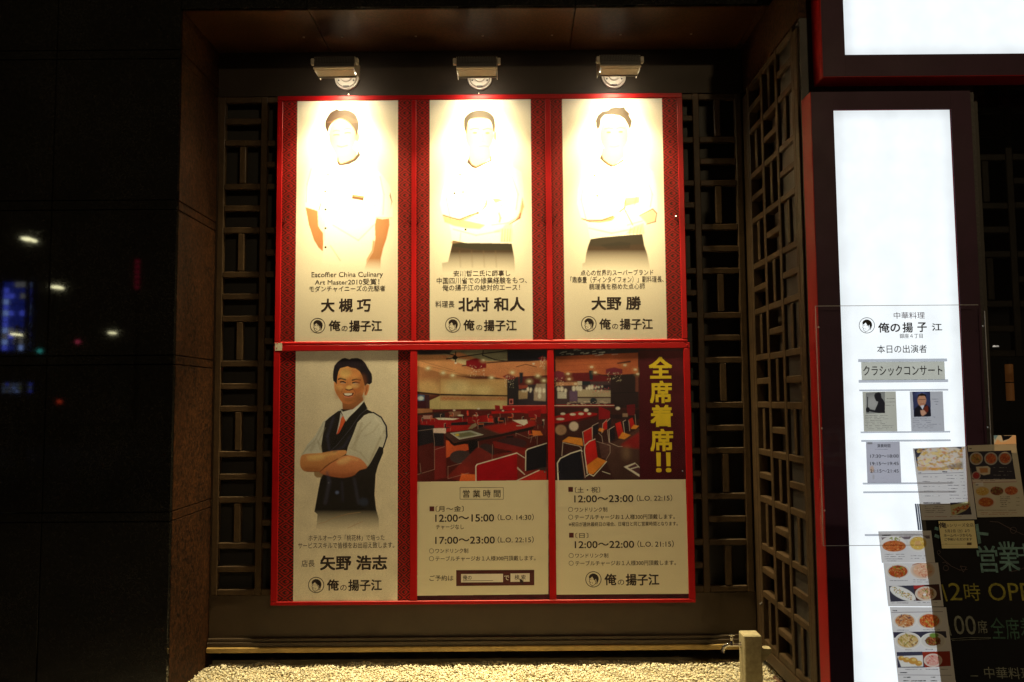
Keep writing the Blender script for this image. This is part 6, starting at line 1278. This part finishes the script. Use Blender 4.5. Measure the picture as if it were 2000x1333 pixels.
pm = bpy.data.materials.new('paper_lantern'); pm.use_nodes = True; nt = pm.node_tree; b_ = nt.nodes['Principled BSDF']; b_.inputs['Base Color'].default_value = (.5, .2, .06, 1); b_.inputs['Emission Color'].default_value = (1, .30, .06, 1); b_.inputs['Emission Strength'].default_value = .05
lan = empty('wall_lantern', ((x0 + x1) / 2, 5.6, z0), 'dim orange upright lantern glowing behind the dark shop glass', 'lantern')
MB().cyl(((x0 + x1) / 2, 5.6, z0), ((x0 + x1) / 2, 5.6, (z0 + z1) / 2 - .004), (x1 - x0) / 2, n=20).build('shade', pm, lan); MB().cyl(((x0 + x1) / 2, 5.6, (z0 + z1) / 2 + .004), ((x0 + x1) / 2, 5.6, z1), (x1 - x0) / 2, n=20).build('shade', pm, lan)
MB().cyl(((x0 + x1) / 2, 5.6, z0 - .02), ((x0 + x1) / 2, 5.6, z1 + .02), (x1 - x0) / 5, n=12).build('core', M['dark_frame'], lan)
LPn = wallplane(5.0)
def arm(cv):
    z = C(1880, 600, 4.758)
    cv.poly(z((285, 1195), (350, 1195), (365, 1250), (330, 1282), (285, 1282)), (206, 170, 120), soft=.5); cv.poly(z((290, 1282), (325, 1225), (360, 1255), (400, 1250), (440, 1225), (470, 1195), (498, 1195), (498, 1282)), (226, 150, 84), soft=.5); cv.poly(z((285, 1195), (330, 1195), (300, 1240)), (120, 130, 110), soft=.4); cv.poly(z((360, 1195), (465, 1195), (430, 1228), (375, 1245)), (20, 14, 12), soft=.4)
cv = Canvas(LPn, *LPn.ab(1940, 870)[:1], LPn.ab(1984.5, 860)[0], LPn.ab(1960, 885)[1], LPn.ab(1960, 851)[1], (226, 170, 110), 3)
arm(cv); m_ = cv.material('backlit_print', .5); nt = m_.node_tree; bb = nt.nodes['Principled BSDF']; nt.links.new(nt.nodes['Image Texture'].outputs[0], bb.inputs['Emission Color']); bb.inputs['Emission Strength'].default_value = .8
tag(cv.sheet('backlit_picture', m_, None, thick=.02), 'small glowing picture of a bare arm just above the menus', 'backlit picture')
for i, (a_, c_) in enumerate(((1942, .8), (1948, .5))):
    x, z = unproj(a_, 677, 6.5)
    tag(MB().cyl((x, 6.5, z + .008), (x, 6.5, z - .004), .008, .012, 14).build('ceiling_light', emissive('tiny_lamp_glow', (1, .8, .6), c_)), 'tiny warm lamp deep in the dark shop, %s of the pair' % ('left' if not i else 'right'), 'lamp', 'tiny lamps inside the shop')

# ================================================================ THE STREET BEHIND THE VIEWER (mirrored in the polished stone)
def mirrored(px, py, path):
    """place seen in the polished front (y=YF) after a path of that many metres of depth"""
    x, z = unproj(px, py, path); return x, 2 * YF - path, z
def street_lamp(px, py, path, label, s):
    x, y, z = mirrored(px, py, path)
    t = empty('street_lamp', (x, y, 0), label, 'street lamp', 'street lamps across the road')
    MB().cyl((x, y, 0), (x, y, z + .3), .09, .06, 12).build('pole', M['steel'], t); MB().tube([(x, y, z + .28), (x + .5, y + .5, z + .1), (x + 1.0, y + 1.0, z + .06)], .035, 8).build('arm', M['steel'], t)
    w = path * s
    MB().box(x - w, x + w, y - .2, y + .25, z - w * .32, z + w * .3, .02).build('lamp_head', M['lamp_glow'], t)
    return t
M['lamp_glow'] = emissive('street_lamp_glow', (1.0, .95, .55), 26)
street_lamp(58, 469, 22, 'nearest street lamp mirrored in the polished stone, highest bright speck', .0046)
street_lamp(113, 562, 32, 'second street lamp mirrored in the stone beside the upright joint', .0042)
street_lamp(33, 654, 26, 'street lamp mirrored in front of the blue screen reflection', .0030)
street_lamp(220, 651, 48, 'farthest street lamp mirrored in the stone, alone to the right', .0030)
def led(px0, px1, py0, py1, path, name, label, col, s, cat, nx=5, nz=12, bgc=(.02, .04, .4)):
    x0, y, z1 = mirrored(px0, py0, path); x1, _, z0 = mirrored(px1, py1, path)
    t = empty(name, ((x0 + x1) / 2, y, 0), label, cat)
    box('cabinet', M['housing'], x0 - .05, x1 + .05, y - .3, y - .01, z0 - .05, z1 + .05, t)
    box('post', M['housing'], (x0 + x1) / 2 - .06, (x0 + x1) / 2 + .06, y - .25, y - .13, 0, z0 - .051, t)
    ms = [emissive('led_%d' % i, c, s * q) for i, (c, q) in enumerate((((.10, .14, 1), 1), ((.3, .45, 1), 1.1), (bgc, .5), ((.5, .5, .5), .35), ((.5, .6, .2), .4)))]
    for i in range(nx):
        for j in range(nz):
            e = i in (0, nx - 1)
            c = random.choices(range(5), (5, 3, 2, 1, .3) if e else (1, .6, 5, 2, .6))[0]
            a, b = x0 + (x1 - x0) * i / nx, x0 + (x1 - x0) * (i + 1) / nx; q, r = z0 + (z1 - z0) * j / nz, z0 + (z1 - z0) * (j + 1) / nz
            box('led_tile', ms[c], a + .01, b - .01, y - .009, y, q + .01, r - .01, t)
led(8, 57, 551, 685, 30, 'led_screen', 'tall blue LED screen mirrored in the stone at the left edge', None, 6.0, 'LED screen')
led(4, 62, 748, 768, 24, 'shop_light_sign', 'white and blue light strip mirrored low at the left edge', None, 2.2, 'lit sign', 9, 3, (.3, .4, .7))
x0, y, z1 = mirrored(264, 506, 40); x1, _, z0 = mirrored(271, 566, 40)
t = empty('neon_sign', (x0, y, 0), 'thin red upright neon sign mirrored in the middle of the polished stone', 'neon sign')
for j in range(6):
    q, r = z0 + (z1 - z0) * j / 6, z0 + (z1 - z0) * (j + 1) / 6; box('letter_box', emissive('red_neon', (1, .02, .12), .7), x0, x1, y - .05, y, q + .03, r - .03, t)
box('post', M['housing'], x0 + .02, x1 - .02, y - .2, y - .06, 0, z1, t)
for px, py, c_, l_ in ((77, 686, (.1, 1, .9), 'cyan'), (151, 668, (1, .1, .2), 'upper red'), (115, 785, (1, .08, .03), 'lower red')):
    x, y, z = mirrored(px, py, 34); t = empty('signal_light', (x, y, 0), '%s signal light mirrored as a dot in the polished stone' % l_, 'signal light', 'small coloured lights in the street')
    MB().cyl((x, y - .06, z), (x, y, z), .09, n=12).build('lens', emissive('signal_glow', c_, 3), t); MB().cyl((x, y - .1, 0), (x, y - .1, max(.1, z)), .03, n=8).build('pole', M['housing'], t)
# lamp on this side of the road: lights the menus and the stone around the niche
t = empty('street_lamp', (3.2, -5.0, 0), 'warm street lamp standing behind the viewer, lighting the menus', 'street lamp', 'street lamps across the road')
MB().cyl((3.2, -5, 0), (3.2, -5, 5.6), .09, .06, 12).build('pole', M['steel'], t); MB().box(2.95, 3.45, -5.0, -4.4, 5.50, 5.62, .02).build('lamp_head', M['housing'], t)
L = bpy.data.lights.new('street_light', 'SPOT'); L.energy = STREET_W; L.color = (1, .74, .40); L.spot_size = math.radians(150); L.spot_blend = .6; L.shadow_soft_size = .15
lo = bpy.data.objects.new('street_light', L); COL.objects.link(lo); lo.parent = t; lo.matrix_parent_inverse = Matrix.Translation(t.location).inverted()
lo.matrix_basis = Matrix.Translation((3.2, -4.7, 5.46)) @ Vector((0, .7, -.7)).to_track_quat('-Z', 'Y').to_matrix().to_4x4()
